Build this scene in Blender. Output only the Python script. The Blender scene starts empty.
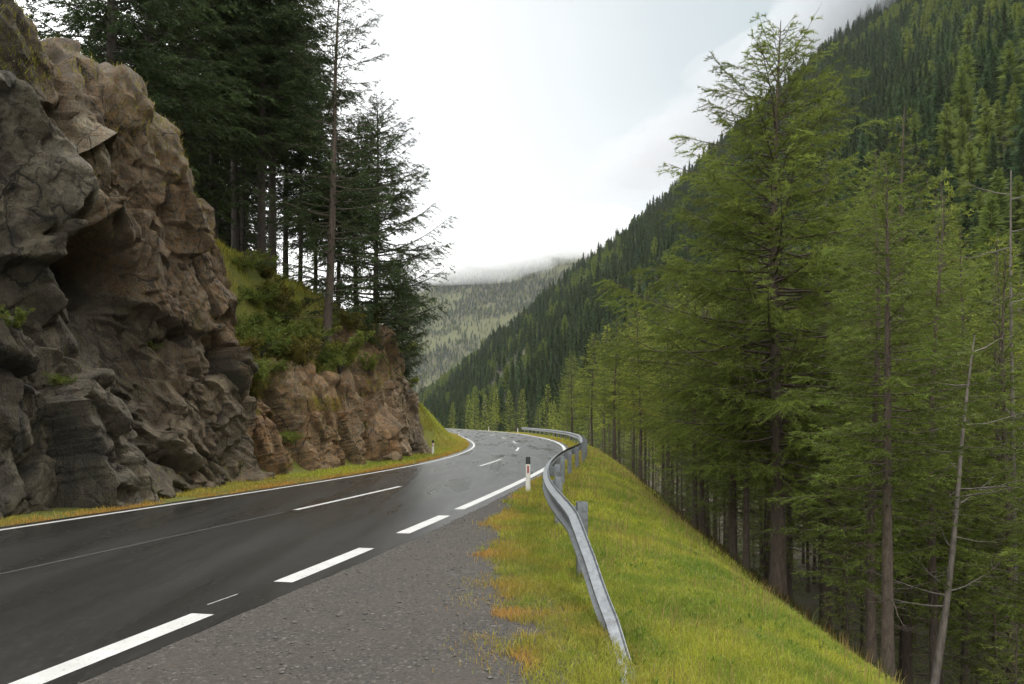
import bpy, math, random
import numpy as np
from mathutils import Vector

SC = bpy.context.scene
COL = SC.collection
EYE, F, HZ, CX = 1.7, 800.0, 420.0, 512.0      # eye height, focal length in px, horizon row, centre column
PI = math.pi

# ------------------------------------------------------------------ maths helpers
def sstep(a, b, x):
    t = np.clip((x - a) / (b - a), 0, 1)
    return t * t * (3 - 2 * t)

def _hash(ix, iy, iz, seed):
    h = (ix * 374761393 + iy * 668265263 + iz * 2147483647 + seed * 1274126177) & 0xFFFFFFFF
    h = ((h ^ (h >> 13)) * 1274126177) & 0xFFFFFFFF
    h = ((h ^ (h >> 16)) * 2246822519) & 0xFFFFFFFF
    return ((h ^ (h >> 15)) & 0xFFFFFF) / float(0xFFFFFF)

def vnoise(p, seed=0):
    p = np.asarray(p, float)
    i = np.floor(p).astype(np.int64); f = p - i
    u = f * f * (3 - 2 * f)
    r = np.zeros(len(p))
    for dx in (0, 1):
        for dy in (0, 1):
            for dz in (0, 1):
                w = (u[:, 0] if dx else 1 - u[:, 0]) * (u[:, 1] if dy else 1 - u[:, 1]) * (u[:, 2] if dz else 1 - u[:, 2])
                r += w * _hash(i[:, 0] + dx, i[:, 1] + dy, i[:, 2] + dz, seed)
    return r * 2 - 1

def fbm(p, oct=4, seed=0, gain=0.5):
    a, s, r = 1.0, 0.0, np.zeros(len(p))
    p = np.asarray(p, float)
    for k in range(oct):
        r += a * vnoise(p, seed + k * 17); s += a
        p = p * 2.03 + 11.3; a *= gain
    return r / s

def n2(x, y, sc, oct=3, seed=0):
    x, y = np.broadcast_arrays(np.asarray(x, float), np.asarray(y, float))
    return fbm(np.stack([x.ravel() / sc, y.ravel() / sc, np.zeros(x.size)], 1), oct, seed).reshape(x.shape)

def voro(p, seed):
    """3D cells, one seed point per unit cube: offset from the nearest seed, gap to the second nearest, its random numbers"""
    i = np.floor(p).astype(np.int64)
    d1 = np.full(len(p), 99.0); d2 = np.full(len(p), 99.0); best = np.zeros((len(p), 3), np.int64); off = np.zeros((len(p), 3))
    for dx in (-1, 0, 1):
        for dy in (-1, 0, 1):
            for dz in (-1, 0, 1):
                c = i + np.array([dx, dy, dz])
                o = p - c - np.stack([_hash(c[:, 0], c[:, 1], c[:, 2], seed + q) for q in (1, 2, 3)], 1)
                d = np.sqrt((o * o).sum(1)); m = d < d1
                d2 = np.where(m, d1, np.minimum(d2, d)); d1 = np.where(m, d, d1)
                best[m] = c[m]; off[m] = o[m]
    rnd = [_hash(best[:, 0], best[:, 1], best[:, 2], seed + 10 + q) for q in range(6)]
    return off, d2 - d1, rnd

# ------------------------------------------------------------------ mesh helpers
def mesh_np(name, V, faces, mats, mi=None, attrs=None, smooth=False, parent=None, link=True):
    """faces: list of (n,k) integer arrays; attrs: {name: (n_vert,3) colour array}"""
    V = np.asarray(V, np.float32)
    if not isinstance(faces, (list, tuple)):
        faces = [faces]
    me = bpy.data.meshes.new(name)
    me.vertices.add(len(V)); me.vertices.foreach_set('co', V.ravel())
    tot = [np.full(len(f), f.shape[1], np.int32) for f in faces if len(f)]
    flat = np.concatenate([f.ravel() for f in faces if len(f)]).astype(np.int32)
    tot = np.concatenate(tot); start = np.concatenate([[0], np.cumsum(tot)[:-1]]).astype(np.int32)
    me.loops.add(len(flat)); me.loops.foreach_set('vertex_index', flat)
    me.polygons.add(len(tot)); me.polygons.foreach_set('loop_start', start); me.polygons.foreach_set('loop_total', tot)
    if mi is not None:
        me.polygons.foreach_set('material_index', np.asarray(mi, np.int32))
    me.polygons.foreach_set('use_smooth', np.full(len(tot), bool(smooth)))
    for m in (mats if isinstance(mats, (list, tuple)) else [mats]):
        me.materials.append(m)
    me.update(calc_edges=True)
    for k, a in (attrs or {}).items():
        at = me.attributes.new(k, 'FLOAT_COLOR', 'POINT')
        c = np.ones((len(V), 4), np.float32); c[:, :3] = a
        at.data.foreach_set('color', c.ravel())
    o = bpy.data.objects.new(name, me)
    if link: COL.objects.link(o)
    if parent is not None: o.parent = parent
    return o

def grid_faces(nu, nv):
    i = np.arange(nu - 1)[:, None] * nv + np.arange(nv - 1)[None]
    return np.stack([i, i + nv, i + nv + 1, i + 1], -1).reshape(-1, 4)

class MB:
    """collects pieces for one mesh"""
    def __init__(s): s.V, s.F3, s.F4, s.M3, s.M4, s.C, s.n = [], [], [], [], [], [], 0
    def add(s, V, F, mi=0, c=None):
        V = np.asarray(V, float).reshape(-1, 3); F = np.asarray(F, int)
        if len(F):
            (s.F3 if F.shape[1] == 3 else s.F4).append(F + s.n)
            (s.M3 if F.shape[1] == 3 else s.M4).append(np.full(len(F), mi))
        s.V.append(V); s.n += len(V)
        s.C.append(np.broadcast_to(np.asarray((1, 1, 1) if c is None else c, float), (len(V), 3)))
    def box(s, c, d, mi=0, rz=0):
        x, y, z = np.array(d) / 2
        v = np.array([(-x, -y, -z), (x, -y, -z), (x, y, -z), (-x, y, -z), (-x, -y, z), (x, -y, z), (x, y, z), (-x, y, z)])
        cs, sn = math.cos(rz), math.sin(rz)
        v = np.stack([v[:, 0] * cs - v[:, 1] * sn, v[:, 0] * sn + v[:, 1] * cs, v[:, 2]], 1) + np.array(c)
        s.add(v, [(0, 3, 2, 1), (4, 5, 6, 7), (0, 1, 5, 4), (1, 2, 6, 5), (2, 3, 7, 6), (3, 0, 4, 7)], mi)
    def tube(s, P, R, k=6, mi=0, c=None, jitter=0, rng=None):
        P = np.asarray(P, float); R = np.broadcast_to(np.asarray(R, float), (len(P),))
        T = np.gradient(P, axis=0); T /= np.linalg.norm(T, axis=1)[:, None] + 1e-9
        ref = np.where(np.abs(T[:, 2:3]) > 0.9, np.array([[1., 0, 0]]), np.array([[0, 0, 1.]]))
        A = np.cross(T, ref); A /= np.linalg.norm(A, axis=1)[:, None] + 1e-9
        B = np.cross(T, A)
        th = np.arange(k) * 2 * PI / k
        rr = R[:, None] * (1 + (rng.uniform(-jitter, jitter, (len(P), k)) if jitter else np.zeros((len(P), k))))
        V = P[:, None] + rr[..., None] * (np.cos(th)[None, :, None] * A[:, None] + np.sin(th)[None, :, None] * B[:, None])
        n = len(P)
        i = np.arange(n - 1)[:, None] * k; j = np.arange(k)[None]; jn = (j + 1) % k
        Fq = np.stack([i + j, i + jn, i + k + jn, i + k + j], -1).reshape(-1, 4)
        s.add(V.reshape(-1, 3), Fq, mi, c)
    def build(s, name, mats, parent=None, smooth=False, col=False, link=True):
        F = []; M = []
        if s.F3: F.append(np.concatenate(s.F3)); M.append(np.concatenate(s.M3))
        if s.F4: F.append(np.concatenate(s.F4)); M.append(np.concatenate(s.M4))
        return mesh_np(name, np.concatenate(s.V), F, mats, np.concatenate(M), {'tint': np.concatenate(s.C)} if col else None, smooth, parent, link)

def tag(o, label=None, cat=None, group=None, kind=None):
    if label: o['label'] = label
    if cat: o['category'] = cat
    if group: o['group'] = group
    if kind: o['kind'] = kind
    return o

def empty(name, loc=(0, 0, 0)):
    o = bpy.data.objects.new(name, None); COL.objects.link(o)
    o.location = loc; o.empty_display_size = 0.3
    return o

def copy_tree(o, parent=None):
    c = o.copy(); COL.objects.link(c)
    if parent is not None: c.parent = parent
    for ch in list(o.children): copy_tree(ch, c)
    return c

# ------------------------------------------------------------------ material helpers
class NT:
    def __init__(s, name):
        s.m = bpy.data.materials.new(name); s.m.use_nodes = True
        s.t = s.m.node_tree; s.b = s.t.nodes['Principled BSDF']; s.out = s.t.nodes['Material Output']
    def n(s, typ, props=None, **inp):
        nd = s.t.nodes.new(typ)
        for k, v in (props or {}).items(): setattr(nd, k, v)
        for k, v in inp.items():
            key = int(k[1:]) if k[0] == 'i' and k[1:].isdigit() else k.replace('_', ' ')
            s.set(nd.inputs[key], v)
        return nd
    def set(s, sock, v):
        if isinstance(v, bpy.types.NodeSocket): s.t.links.new(v, sock)
        elif isinstance(v, (tuple, list)) and sock.type == 'RGBA' and len(v) == 3: sock.default_value = (*v, 1)
        else: sock.default_value = v
    def pos(s, scale=(1, 1, 1), rot=(0, 0, 0)):
        g = s.n('ShaderNodeNewGeometry')
        return s.n('ShaderNodeMapping', Vector=g.outputs['Position'], Scale=scale, Rotation=rot).outputs[0]
    def noise(s, vec, scale, detail=4, rough=0.55, dist=0.0):
        return s.n('ShaderNodeTexNoise', Vector=vec, Scale=scale, Detail=detail, Roughness=rough, Distortion=dist).outputs['Fac']
    def ramp(s, fac, stops, interp='LINEAR'):
        r = s.n('ShaderNodeValToRGB', Fac=fac); cr = r.color_ramp; cr.interpolation = interp
        while len(cr.elements) < len(stops): cr.elements.new(0.5)
        for e, (p, c) in zip(cr.elements, stops):
            e.position = p; e.color = (*c, 1) if len(c) == 3 else c
        return r.outputs[0]
    def mix(s, fac, a, b, mode='MIX'):
        nd = s.n('ShaderNodeMix', {'data_type': 'RGBA', 'blend_type': mode})
        s.set(nd.inputs[0], fac); s.set(nd.inputs[6], a); s.set(nd.inputs[7], b)
        return nd.outputs[2]
    def math(s, op, a, b=0.0, clamp=False):
        return s.n('ShaderNodeMath', {'operation': op, 'use_clamp': clamp}, i0=a, i1=b).outputs[0]
    def rng(s, v, a, b, c=0.0, d=1.0):
        return s.n('ShaderNodeMapRange', Value=v, From_Min=a, From_Max=b, To_Min=c, To_Max=d).outputs[0]
    def attr(s, name): return s.n('ShaderNodeAttribute', {'attribute_name': name})
    def bump(s, h, strength=0.5, dist=0.02):
        return s.n('ShaderNodeBump', Height=h, Strength=strength, Distance=dist).outputs[0]
    def P(s, **k):
        for a, v in k.items(): s.set(s.b.inputs[a.replace('_', ' ')], v)
        return s

def flat(name, col, rough=0.6, metal=0.0, var=0.12, scale=8):
    t = NT(name); p = t.pos()
    f = t.noise(p, scale, 5)
    c = t.mix(t.rng(f, 0.3, 0.7), tuple(x * (1 - var) for x in col), tuple(min(1, x * (1 + var)) for x in col))
    t.P(Base_Color=c, Roughness=t.rng(f, 0.3, 0.7, rough * 0.85, min(1, rough * 1.15)), Metallic=metal)
    return t.m

M = {}
def foliage(name, cA, cB, transl=0.35, var=0.35, rough=0.65):
    """leaf / needle material: hue varies per plant, per clump and by the tint stored with each spray"""
    t = NT(name); oi = t.n('ShaderNodeObjectInfo').outputs['Random']
    p = t.n('ShaderNodeTexCoord').outputs['Object']
    f = t.noise(p, 0.9, 3)
    fac = t.math('ADD', t.math('MULTIPLY', oi, 0.55), t.math('MULTIPLY', t.rng(f, 0.3, 0.7), 0.45))
    c = t.mix(fac, cA, cB)
    c = t.mix(1.0, c, t.attr('tint').outputs['Color'], 'MULTIPLY')
    t.P(Base_Color=c, Roughness=rough); t.b.inputs['Specular IOR Level'].default_value = 0.25
    tr = t.n('ShaderNodeBsdfTranslucent', Color=c)
    mx = t.n('ShaderNodeMixShader', Fac=transl); t.t.links.new(t.b.outputs[0], mx.inputs[1]); t.t.links.new(tr.outputs[0], mx.inputs[2])
    t.t.links.new(mx.outputs[0], t.out.inputs[0])
    return t.m

M['larch'] = foliage('larch_needles', (0.098, 0.142, 0.028), (0.176, 0.210, 0.040), 0.45)
M['larch_y'] = foliage('yellowing_larch_needles', (0.195, 0.240, 0.038), (0.285, 0.312, 0.050), 0.45)
M['spruce'] = foliage('spruce_needles', (0.027, 0.048, 0.017), (0.054, 0.080, 0.024), 0.3)
M['hillwood'] = foliage('hillside_needles', (0.024, 0.052, 0.019), (0.070, 0.108, 0.030), 0.3)
M['leaf'] = foliage('shrub_leaves', (0.062, 0.092, 0.020), (0.150, 0.125, 0.026), 0.4)
M['blade'] = foliage('grass_blades', (0.9, 0.9, 0.9), (1.0, 1.0, 1.0), 0.4)

def bark_mat(name, a, b):
    t = NT(name); p = t.n('ShaderNodeTexCoord').outputs['Object']
    mp = t.n('ShaderNodeMapping', Vector=p, Scale=(1, 1, 0.22)).outputs[0]
    f = t.noise(mp, 22, 6, 0.65); g = t.noise(p, 1.6, 3)
    c = t.mix(t.rng(f, 0.3, 0.7), a, b)
    c = t.mix(t.rng(g, 0.55, 0.75, 0, 0.5), c, (0.07, 0.075, 0.05))
    t.P(Base_Color=c, Roughness=0.9, Normal=t.bump(f, 0.8, 0.03))
    return t.m
M['bark'] = bark_mat('larch_bark', (0.040, 0.030, 0.022), (0.125, 0.094, 0.070))
M['bark_dark'] = bark_mat('spruce_bark', (0.022, 0.017, 0.013), (0.065, 0.050, 0.038))
M['bark_pale'] = bark_mat('weathered_bark', (0.08, 0.068, 0.055), (0.22, 0.19, 0.16))

# road surfaces
t = NT('wet_asphalt'); p = t.pos()
fine = t.noise(p, 22, 2, 0.6)
agg = t.n('ShaderNodeSeparateColor', Color=t.n('ShaderNodeTexVoronoi', Vector=t.pos((1, 0.45, 1)), Scale=40).outputs['Color']).outputs[0]
gr = t.noise(t.pos((1, 0.5, 1)), 60, 6, 0.8)
strk = t.noise(t.pos((1.0, 0.07, 1), (0, 0, 0.19)), 1.5, 4, 0.5)
big = t.noise(t.pos((1, 0.35, 1)), 0.35, 4, 0.5)
c = t.mix(t.rng(gr, 0.25, 0.85), (0.012, 0.0118, 0.0112), (0.052, 0.050, 0.046))
c = t.mix(t.rng(strk, 0.35, 0.7, 0, 0.45), c, (0.016, 0.0155, 0.0145))
c = t.mix(0.22, c, t.mix(1.0, c, t.ramp(agg, [(0, (0.35, 0.35, 0.35)), (0.6, (0.95, 0.95, 0.95)), (0.9, (1.7, 1.68, 1.62)), (1, (3.2, 3.1, 2.9))]), 'MULTIPLY'))
speck = t.noise(p, 70, 5, 0.75)
c = t.mix(t.rng(speck, 0.62, 0.72, 0, 0.5), c, (0.16, 0.15, 0.135))
wet = t.math('ADD', t.rng(big, 0.35, 0.65, 0, 0.12), t.rng(strk, 0.35, 0.7, 0, 0.16))
t.P(Base_Color=c, Roughness=t.math('SUBTRACT', 0.44, wet), Normal=t.bump(fine, 0.10, 0.004))
t.b.inputs['Specular IOR Level'].default_value = 0.5
M['asphalt'] = t.m

t = NT('road_paint'); p = t.pos()
f = t.noise(p, 35, 5, 0.7); g = t.noise(p, 3, 3)
c = t.mix(t.rng(g, 0.3, 0.7), (0.46, 0.46, 0.437), (0.57, 0.57, 0.545))
c = t.mix(t.rng(f, 0.58, 0.68, 0, 0.8), c, (0.12, 0.118, 0.11))
t.P(Base_Color=c, Roughness=0.5, Normal=t.bump(f, 0.3, 0.004)); M['paint'] = t.m
M['seam'] = flat('asphalt_seam', (0.060, 0.058, 0.054), 0.6)

t = NT('gravel'); p = t.pos()
v = t.n('ShaderNodeTexVoronoi', Vector=p, Scale=44); v2 = t.n('ShaderNodeTexVoronoi', Vector=p, Scale=110)
g = t.noise(p, 1.3, 5, 0.6); g2 = t.noise(p, 26, 4, 0.7)
bw = t.n('ShaderNodeRGBToBW', Color=v.outputs['Color']).outputs[0]
c = t.ramp(bw, [(0, (0.016, 0.014, 0.012)), (0.45, (0.041, 0.036, 0.029)), (0.8, (0.082, 0.072, 0.059)), (1, (0.26, 0.24, 0.21))])
c = t.mix(t.rng(g2, 0.35, 0.65, 0, 0.6), c, (0.034, 0.031, 0.027))
c = t.mix(t.rng(g, 0.38, 0.66, 0, 0.65), c, (0.060, 0.048, 0.036))
t.P(Base_Color=c, Roughness=0.8, Normal=t.bump(t.math('ADD', t.math('MULTIPLY', v.outputs['Distance'], -1.0), t.math('MULTIPLY', v2.outputs['Distance'], -0.5)), 0.8, 0.014))
M['gravel'] = t.m
M['pebble'] = flat('pebbles', (0.085, 0.077, 0.068), 0.75, var=0.6, scale=40)

# terrain: zone.r = grass, zone.g = forest floor, zone.b = scree / dry meadow
t = NT('ground_cover'); p = t.pos()
z = t.n('ShaderNodeSeparateColor', Color=t.attr('zone').outputs['Color'])
a, b2, d = t.noise(p, 0.9, 5, 0.6), t.noise(p, 9, 5, 0.65), t.noise(p, 45, 3, 0.7)
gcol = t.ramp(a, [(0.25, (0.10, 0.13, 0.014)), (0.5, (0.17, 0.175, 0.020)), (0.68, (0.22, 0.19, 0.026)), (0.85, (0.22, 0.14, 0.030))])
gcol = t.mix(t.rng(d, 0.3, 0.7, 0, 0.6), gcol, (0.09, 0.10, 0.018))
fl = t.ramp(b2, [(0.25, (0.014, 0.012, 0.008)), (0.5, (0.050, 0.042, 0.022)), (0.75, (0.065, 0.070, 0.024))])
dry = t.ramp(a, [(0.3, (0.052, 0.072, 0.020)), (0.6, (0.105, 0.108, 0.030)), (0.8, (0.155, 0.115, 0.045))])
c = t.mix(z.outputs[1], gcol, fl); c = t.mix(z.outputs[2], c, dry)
t.P(Base_Color=c, Roughness=0.95, Normal=t.bump(t.math('ADD', b2, d), 0.9, 0.05))
M['ground'] = t.m

def rock_mat(name, pal, stain, wetness):
    t = NT(name); p = t.pos()
    tint = t.n('ShaderNodeSeparateColor', Color=t.attr('tint').outputs['Color'])     # r: block tone, g: rust, b: crack
    rot = t.pos((1.0, 1.0, 0.55), (0.55, 0.15, 0.0))
    a = t.noise(rot, 1.1, 7, 0.62, 0.4); b = t.noise(p, 7, 7, 0.68); d = t.noise(rot, 26, 5, 0.7); big = t.noise(p, 0.42, 4)
    fac = t.math('ADD', t.math('MULTIPLY', tint.outputs[0], 0.62), t.math('MULTIPLY', t.rng(a, 0.28, 0.72), 0.42))
    c = t.ramp(fac, pal)
    c = t.mix(t.rng(d, 0.38, 0.75, 0, 0.45), c, (0.045, 0.040, 0.032))
    wp = t.n('ShaderNodeVectorMath', {'operation': 'ADD'}, i0=rot, i1=t.n('ShaderNodeVectorMath', {'operation': 'SCALE'}, i0=t.n('ShaderNodeTexNoise', Vector=p, Scale=2.2, Detail=5, Roughness=0.65).outputs['Color'], Scale=0.35).outputs[0]).outputs[0]
    fis = None
    for sc_, wd_, amt in ((0.85, 0.020, 0.9), (2.3, 0.022, 0.75), (6.5, 0.03, 0.5)):
        e = t.n('ShaderNodeTexVoronoi', {'feature': 'DISTANCE_TO_EDGE'}, Vector=wp, Scale=sc_).outputs['Distance']
        k = t.math('MULTIPLY', t.rng(e, 0.0, wd_, 1, 0), t.rng(t.noise(p, sc_ * 0.9, 3), 0.42, 0.58, 0, amt), True)
        fis = k if fis is None else t.math('MAXIMUM', fis, k)
    for sc_, am_ in ((2.3, 0.55), (6.5, 0.40)):
        cell = t.n('ShaderNodeSeparateColor', Color=t.n('ShaderNodeTexVoronoi', Vector=wp, Scale=sc_).outputs['Color']).outputs[0]
        c = t.mix(am_, c, t.mix(1.0, c, t.ramp(cell, [(0.0, (0.42, 0.41, 0.40)), (0.5, (0.95, 0.95, 0.95)), (1.0, (1.65, 1.6, 1.5))]), 'MULTIPLY'))
    grey = t.rng(t.noise(p, 0.55, 4, 0.6), 0.42, 0.60)
    c = t.mix(t.math('MULTIPLY', grey, 0.55), c, t.mix(1.0, c, (0.74, 0.80, 0.82), 'MULTIPLY'))
    rust = t.math('MULTIPLY', tint.outputs[1], t.rng(b, 0.32, 0.62), True)
    c = t.mix(rust, c, stain)
    lich = t.rng(t.noise(p, 3.3, 6, 0.75), 0.60, 0.68, 0, 0.55)
    c = t.mix(lich, c, (0.19, 0.185, 0.155))
    moss = t.rng(t.noise(p, 1.1, 7, 0.72), 0.53, 0.66, 0, 0.6)
    c = t.mix(moss, c, (0.105, 0.095, 0.035))
    strk = t.rng(t.noise(t.pos((2.2, 2.2, 0.22)), 1.6, 4, 0.6), 0.56, 0.68, 0, 0.6)
    c = t.mix(strk, c, (0.045, 0.042, 0.036))
    c = t.mix(t.math('MULTIPLY', tint.outputs[2], 0.8), c, (0.018, 0.016, 0.012))
    sp = t.noise(p, 85, 4, 0.75); c = t.mix(t.rng(sp, 0.55, 0.72, 0, 0.55), c, (0.34, 0.31, 0.25)); c = t.mix(t.rng(sp, 0.45, 0.30, 0, 0.6), c, (0.02, 0.018, 0.014))
    c = t.mix(fis, c, (0.012, 0.010, 0.008))
    w = t.rng(big, 0.4, 0.6)
    t.P(Base_Color=c, Roughness=t.math('SUBTRACT', 0.85, t.math('MULTIPLY', w, wetness)),
        Normal=t.bump(t.math('ADD', t.math('MULTIPLY', b, 0.6), t.math('ADD', d, t.math('SUBTRACT', t.math('MULTIPLY', t.noise(p, 60, 4, 0.7), 0.35), t.math('MULTIPLY', fis, 0.5)))), 1.0, 0.13))
    return t.m
M['rock_grey'] = rock_mat('grey_gneiss', [(0.10, (0.050, 0.041, 0.028)), (0.36, (0.128, 0.110, 0.078)), (0.58, (0.225, 0.196, 0.140)), (0.85, (0.40, 0.355, 0.25))], (0.270, 0.150, 0.056), 0.42)
M['rock_brown'] = rock_mat('rusty_gneiss', [(0.10, (0.060, 0.050, 0.036)), (0.34, (0.155, 0.116, 0.066)), (0.55, (0.25, 0.195, 0.115)), (0.80, (0.40, 0.345, 0.25))], (0.40, 0.205, 0.072), 0.2)

t = NT('galvanised_steel'); p = t.pos()
f = t.noise(p, 14, 5, 0.65); v = t.n('ShaderNodeTexVoronoi', Vector=p, Scale=55)
sp = t.n('ShaderNodeRGBToBW', Color=v.outputs['Color']).outputs[0]
c = t.mix(t.rng(f, 0.3, 0.7), (0.10, 0.112, 0.122), (0.25, 0.262, 0.27))
c = t.mix(t.math('MULTIPLY', sp, 0.42), c, (0.30, 0.32, 0.34))
c = t.mix(t.rng(t.noise(p, 5, 6, 0.75), 0.54, 0.68, 0, 0.75), c, (0.085, 0.080, 0.070))
t.P(Base_Color=c, Metallic=0.5, Roughness=t.rng(f, 0.3, 0.7, 0.38, 0.58)); M['steel'] = t.m
M['white'] = flat('white_plastic', (0.68, 0.66, 0.60), 0.5, var=0.1, scale=12)
M['black'] = flat('black_plastic', (0.018, 0.018, 0.019), 0.5)
M['red'] = flat('red_reflector', (0.30, 0.015, 0.018), 0.25, scale=60)
M['bolt'] = flat('dull_bolt', (0.14, 0.14, 0.14), 0.5, 0.6)

# ------------------------------------------------------------------ the road line: x of both edge lines against y
Yd = np.arange(-90, 3200, 1.0)
def curve(pts, sig=5.0):
    y, x = np.array(pts, float).T
    v = np.interp(Yd, y, x)
    k = np.exp(-0.5 * (np.arange(-18, 19) / sig) ** 2); k /= k.sum()
    vp = np.concatenate([v[0] + (np.arange(-18, 0)) * (v[1] - v[0]), v, v[-1] + np.arange(1, 19) * (v[-1] - v[-2])])
    return np.convolve(vp, k, 'valid')
_R = [(-90, -25.6), (-30, -11.2), (0, -4.38), (5.15, -3.08), (7.1, -2.6), (8.34, -2.32), (12, -1.58), (15.3, -0.95), (20, -0.1), (26.4, 1.02), (38, 2.55), (50.4, 3.35), (63, 3.5),
      (77, 2.85), (101.5, 0.6), (128, -4.7), (143, -8.6), (200, -24), (3200, -780)]
_L = [(-90, -32.5), (-30, -18.1), (0, -11.2), (6, -9.75), (12.4, -7.95), (18.3, -6.05), (22.9, -4.95), (27.8, -3.9), (35, -2.75), (46.9, -2.25), (55, -2.5), (64.8, -3.3),
      (90, -6.0), (128, -12.2), (143, -15.8), (200, -31), (3200, -787)]
XRd, XLd = curve(_R), curve(_L)
XR = lambda y: np.interp(y, Yd, XRd)
XL = lambda y: np.interp(y, Yd, XLd)
EDGE = lambda y: np.interp(y, [-60, 0, 6, 10.5, 15, 28, 50, 90, 140], [5.5, 6.9, 6.6, 5.8, 4.9, 3.3, 2.3, 3.0, 5.0])
CREST = lambda y: np.interp(y, [-90, 5, 15, 19, 22, 25, 30, 36, 41, 46, 50, 56, 75, 100, 160, 400, 3000], [12.5, 11.5, 10.2, 9.4, 9.0, 8.8, 8.2, 7.4, 6.4, 4.8, 3.7, 3.2, 3.0, 3.0, 6, 10, 10])
RUN0 = lambda y: np.interp(y, [0, 20.5, 22, 24, 27, 45, 49, 55], [4.2, 4.4, 3.6, 2.6, 2.5, 2.4, 1.0, 0.7])
RUN1 = lambda y: np.interp(y, [0, 20.5, 24, 27, 34, 40, 45, 49, 55], [6.4, 6.6, 8.0, 7.6, 6.6, 5.0, 4.2, 4.6, 4.8])

def terrain(x, y):
    x, y = np.broadcast_arrays(np.asarray(x, float), np.asarray(y, float))
    rr = x - XR(y); ll = XL(y) - x
    e = EDGE(y)
    # right: gentle grass shoulder, rounded edge, steep bank, valley, mountain
    g = -0.16 * np.maximum(rr - 1.9, 0) ** 1.0 * sstep(1.6, 3.4, rr) * np.clip(3.4 / np.maximum(e, 1.5), 0.5, 1.4) * 0.62
    q = rr - (e - 0.9)
    bank = -0.36 * (np.sqrt(q * q + 1.3) + q) * 0.98 + 0.36 * (np.sqrt((1.6 - e + 0.9) ** 2 + 1.3) + (1.6 - e + 0.9))
    zr = np.where(rr > 1.6, g + np.minimum(bank, 0), 0)
    low = -9.0 + 0.8 * n2(x, y, 9, 3, 5)
    zr = np.maximum(zr, low) + 0.0
    zr = np.where(rr > 1.6, zr, 0)
    up = np.maximum(rr - 46, 0)
    slope = 0.86 * up * (1 - 0.35 * np.exp(-up / 25))
    late = np.interp(rr, [46, 174, 300, 466, 600], [0, 48, 98, 265, 330])
    slope = slope + (late - slope) * sstep(560, 1250, y)
    mt = slope * (1 + 0.07 * n2(x, y, 160, 3, 21)) + 7 * n2(x, y, 55, 3, 9) * np.clip(up / 40, 0, 1)
    top = 345 + 30 * n2(x, y, 300, 2, 31)
    mt = np.where(mt > top, top + (mt - top) * 0.12, mt)
    zr = zr + np.where(rr > 46, mt, 0)
    zr = zr + np.where(rr > 2.4, 0.05 * n2(x, y, 1.1, 3, 3) * np.clip((rr - 2.4) / 2, 0, 1), 0)
    # left: verge, step up behind the rocks, plateau
    c = CREST(y)
    s = sstep(0, 1, (ll - RUN0(y)) / (RUN1(y) - RUN0(y)))
    zl = c * s + np.maximum(ll - RUN1(y), 0) * 0.13 * np.exp(-np.maximum(ll - 60, 0) / 60)
    zl = np.where(ll > 0.6, zl + 0.22 * n2(x, y, 2.2, 3, 13) * sstep(1.5, 4, ll), 0)
    return np.where(rr > 0, zr, np.where(ll > 0, zl, 0.0)) - 0.03

def at(px, Y): return (px - CX) / F * Y

# terrain sheet: rows follow the road
yy = np.unique(np.concatenate([np.arange(-80, -4, 4.0), np.arange(-4, 60, 0.35), np.arange(60, 160, 1.2), np.arange(160, 500, 8.0), np.arange(500, 1600, 24.0), [1600]]))
uu = np.unique(np.concatenate([-np.geomspace(60, 900, 30), np.arange(-60, -24, 2.0), np.arange(-24, -9, 0.4), np.arange(-9, 12, 0.3), np.arange(12, 50, 1.0), np.arange(50, 120, 4.0), np.arange(120, 700, 12.0)]))
Yg, Ug = np.meshgrid(yy, uu, indexing='ij')
Xg = XR(Yg) + Ug
Zg = terrain(Xg, Yg)
rr = Ug; ll = XL(Yg) - Xg
zone = np.zeros(Xg.shape + (3,))
nz = n2(Xg, Yg, 1.3, 3, 77)
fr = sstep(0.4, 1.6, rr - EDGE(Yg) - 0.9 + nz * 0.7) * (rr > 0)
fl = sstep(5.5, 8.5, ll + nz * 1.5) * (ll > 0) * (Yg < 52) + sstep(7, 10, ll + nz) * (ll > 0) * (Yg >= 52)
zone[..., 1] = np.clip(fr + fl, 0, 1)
zone[..., 2] = np.where((rr > 120), sstep(0.40, 0.6, n2(Xg, Yg, 70, 3, 55)) * 0.5, 0)
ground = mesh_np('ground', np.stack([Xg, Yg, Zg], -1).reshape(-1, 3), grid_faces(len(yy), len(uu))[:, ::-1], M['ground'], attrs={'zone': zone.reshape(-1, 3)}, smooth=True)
tag(ground, kind='structure')

# far side of the valley
fy, fx = np.arange(1690, 2330, 12.0), np.arange(-1500, 700, 16.0)
FY, FX = np.meshgrid(fy, fx, indexing='ij')
def far_z(x, y):
    k = np.clip((y - 1690) / 640, 0, 1)
    r = np.interp(x, [-1500, -700, -400, -239, -60, 183, 400, 700], [240, 275, 360, 440, 485, 560, 575, 575])
    return -12 + r * (k ** 0.85) + 20 * n2(x, y, 150, 4, 91) * k
FZ = far_z(FX, FY)
def meadow(x, y): return sstep(0.02, 0.22, n2(x + 0.9 * y, (y - 0.5 * x) * 1.9, 85, 4, 95) + 0.0006 * (-150 - x))
zn = np.zeros(FX.shape + (3,)); zn[..., 1] = 0.8; zn[..., 1] = 0.8; zn[..., 2] = meadow(FX, FY) * 0.6
far = mesh_np('far_hill', np.stack([FX, FY, FZ], -1).reshape(-1, 3), grid_faces(len(fy), len(fx))[:, ::-1], M['ground'], attrs={'zone': zn.reshape(-1, 3)}, smooth=True)
tag(far, kind='structure')

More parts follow.
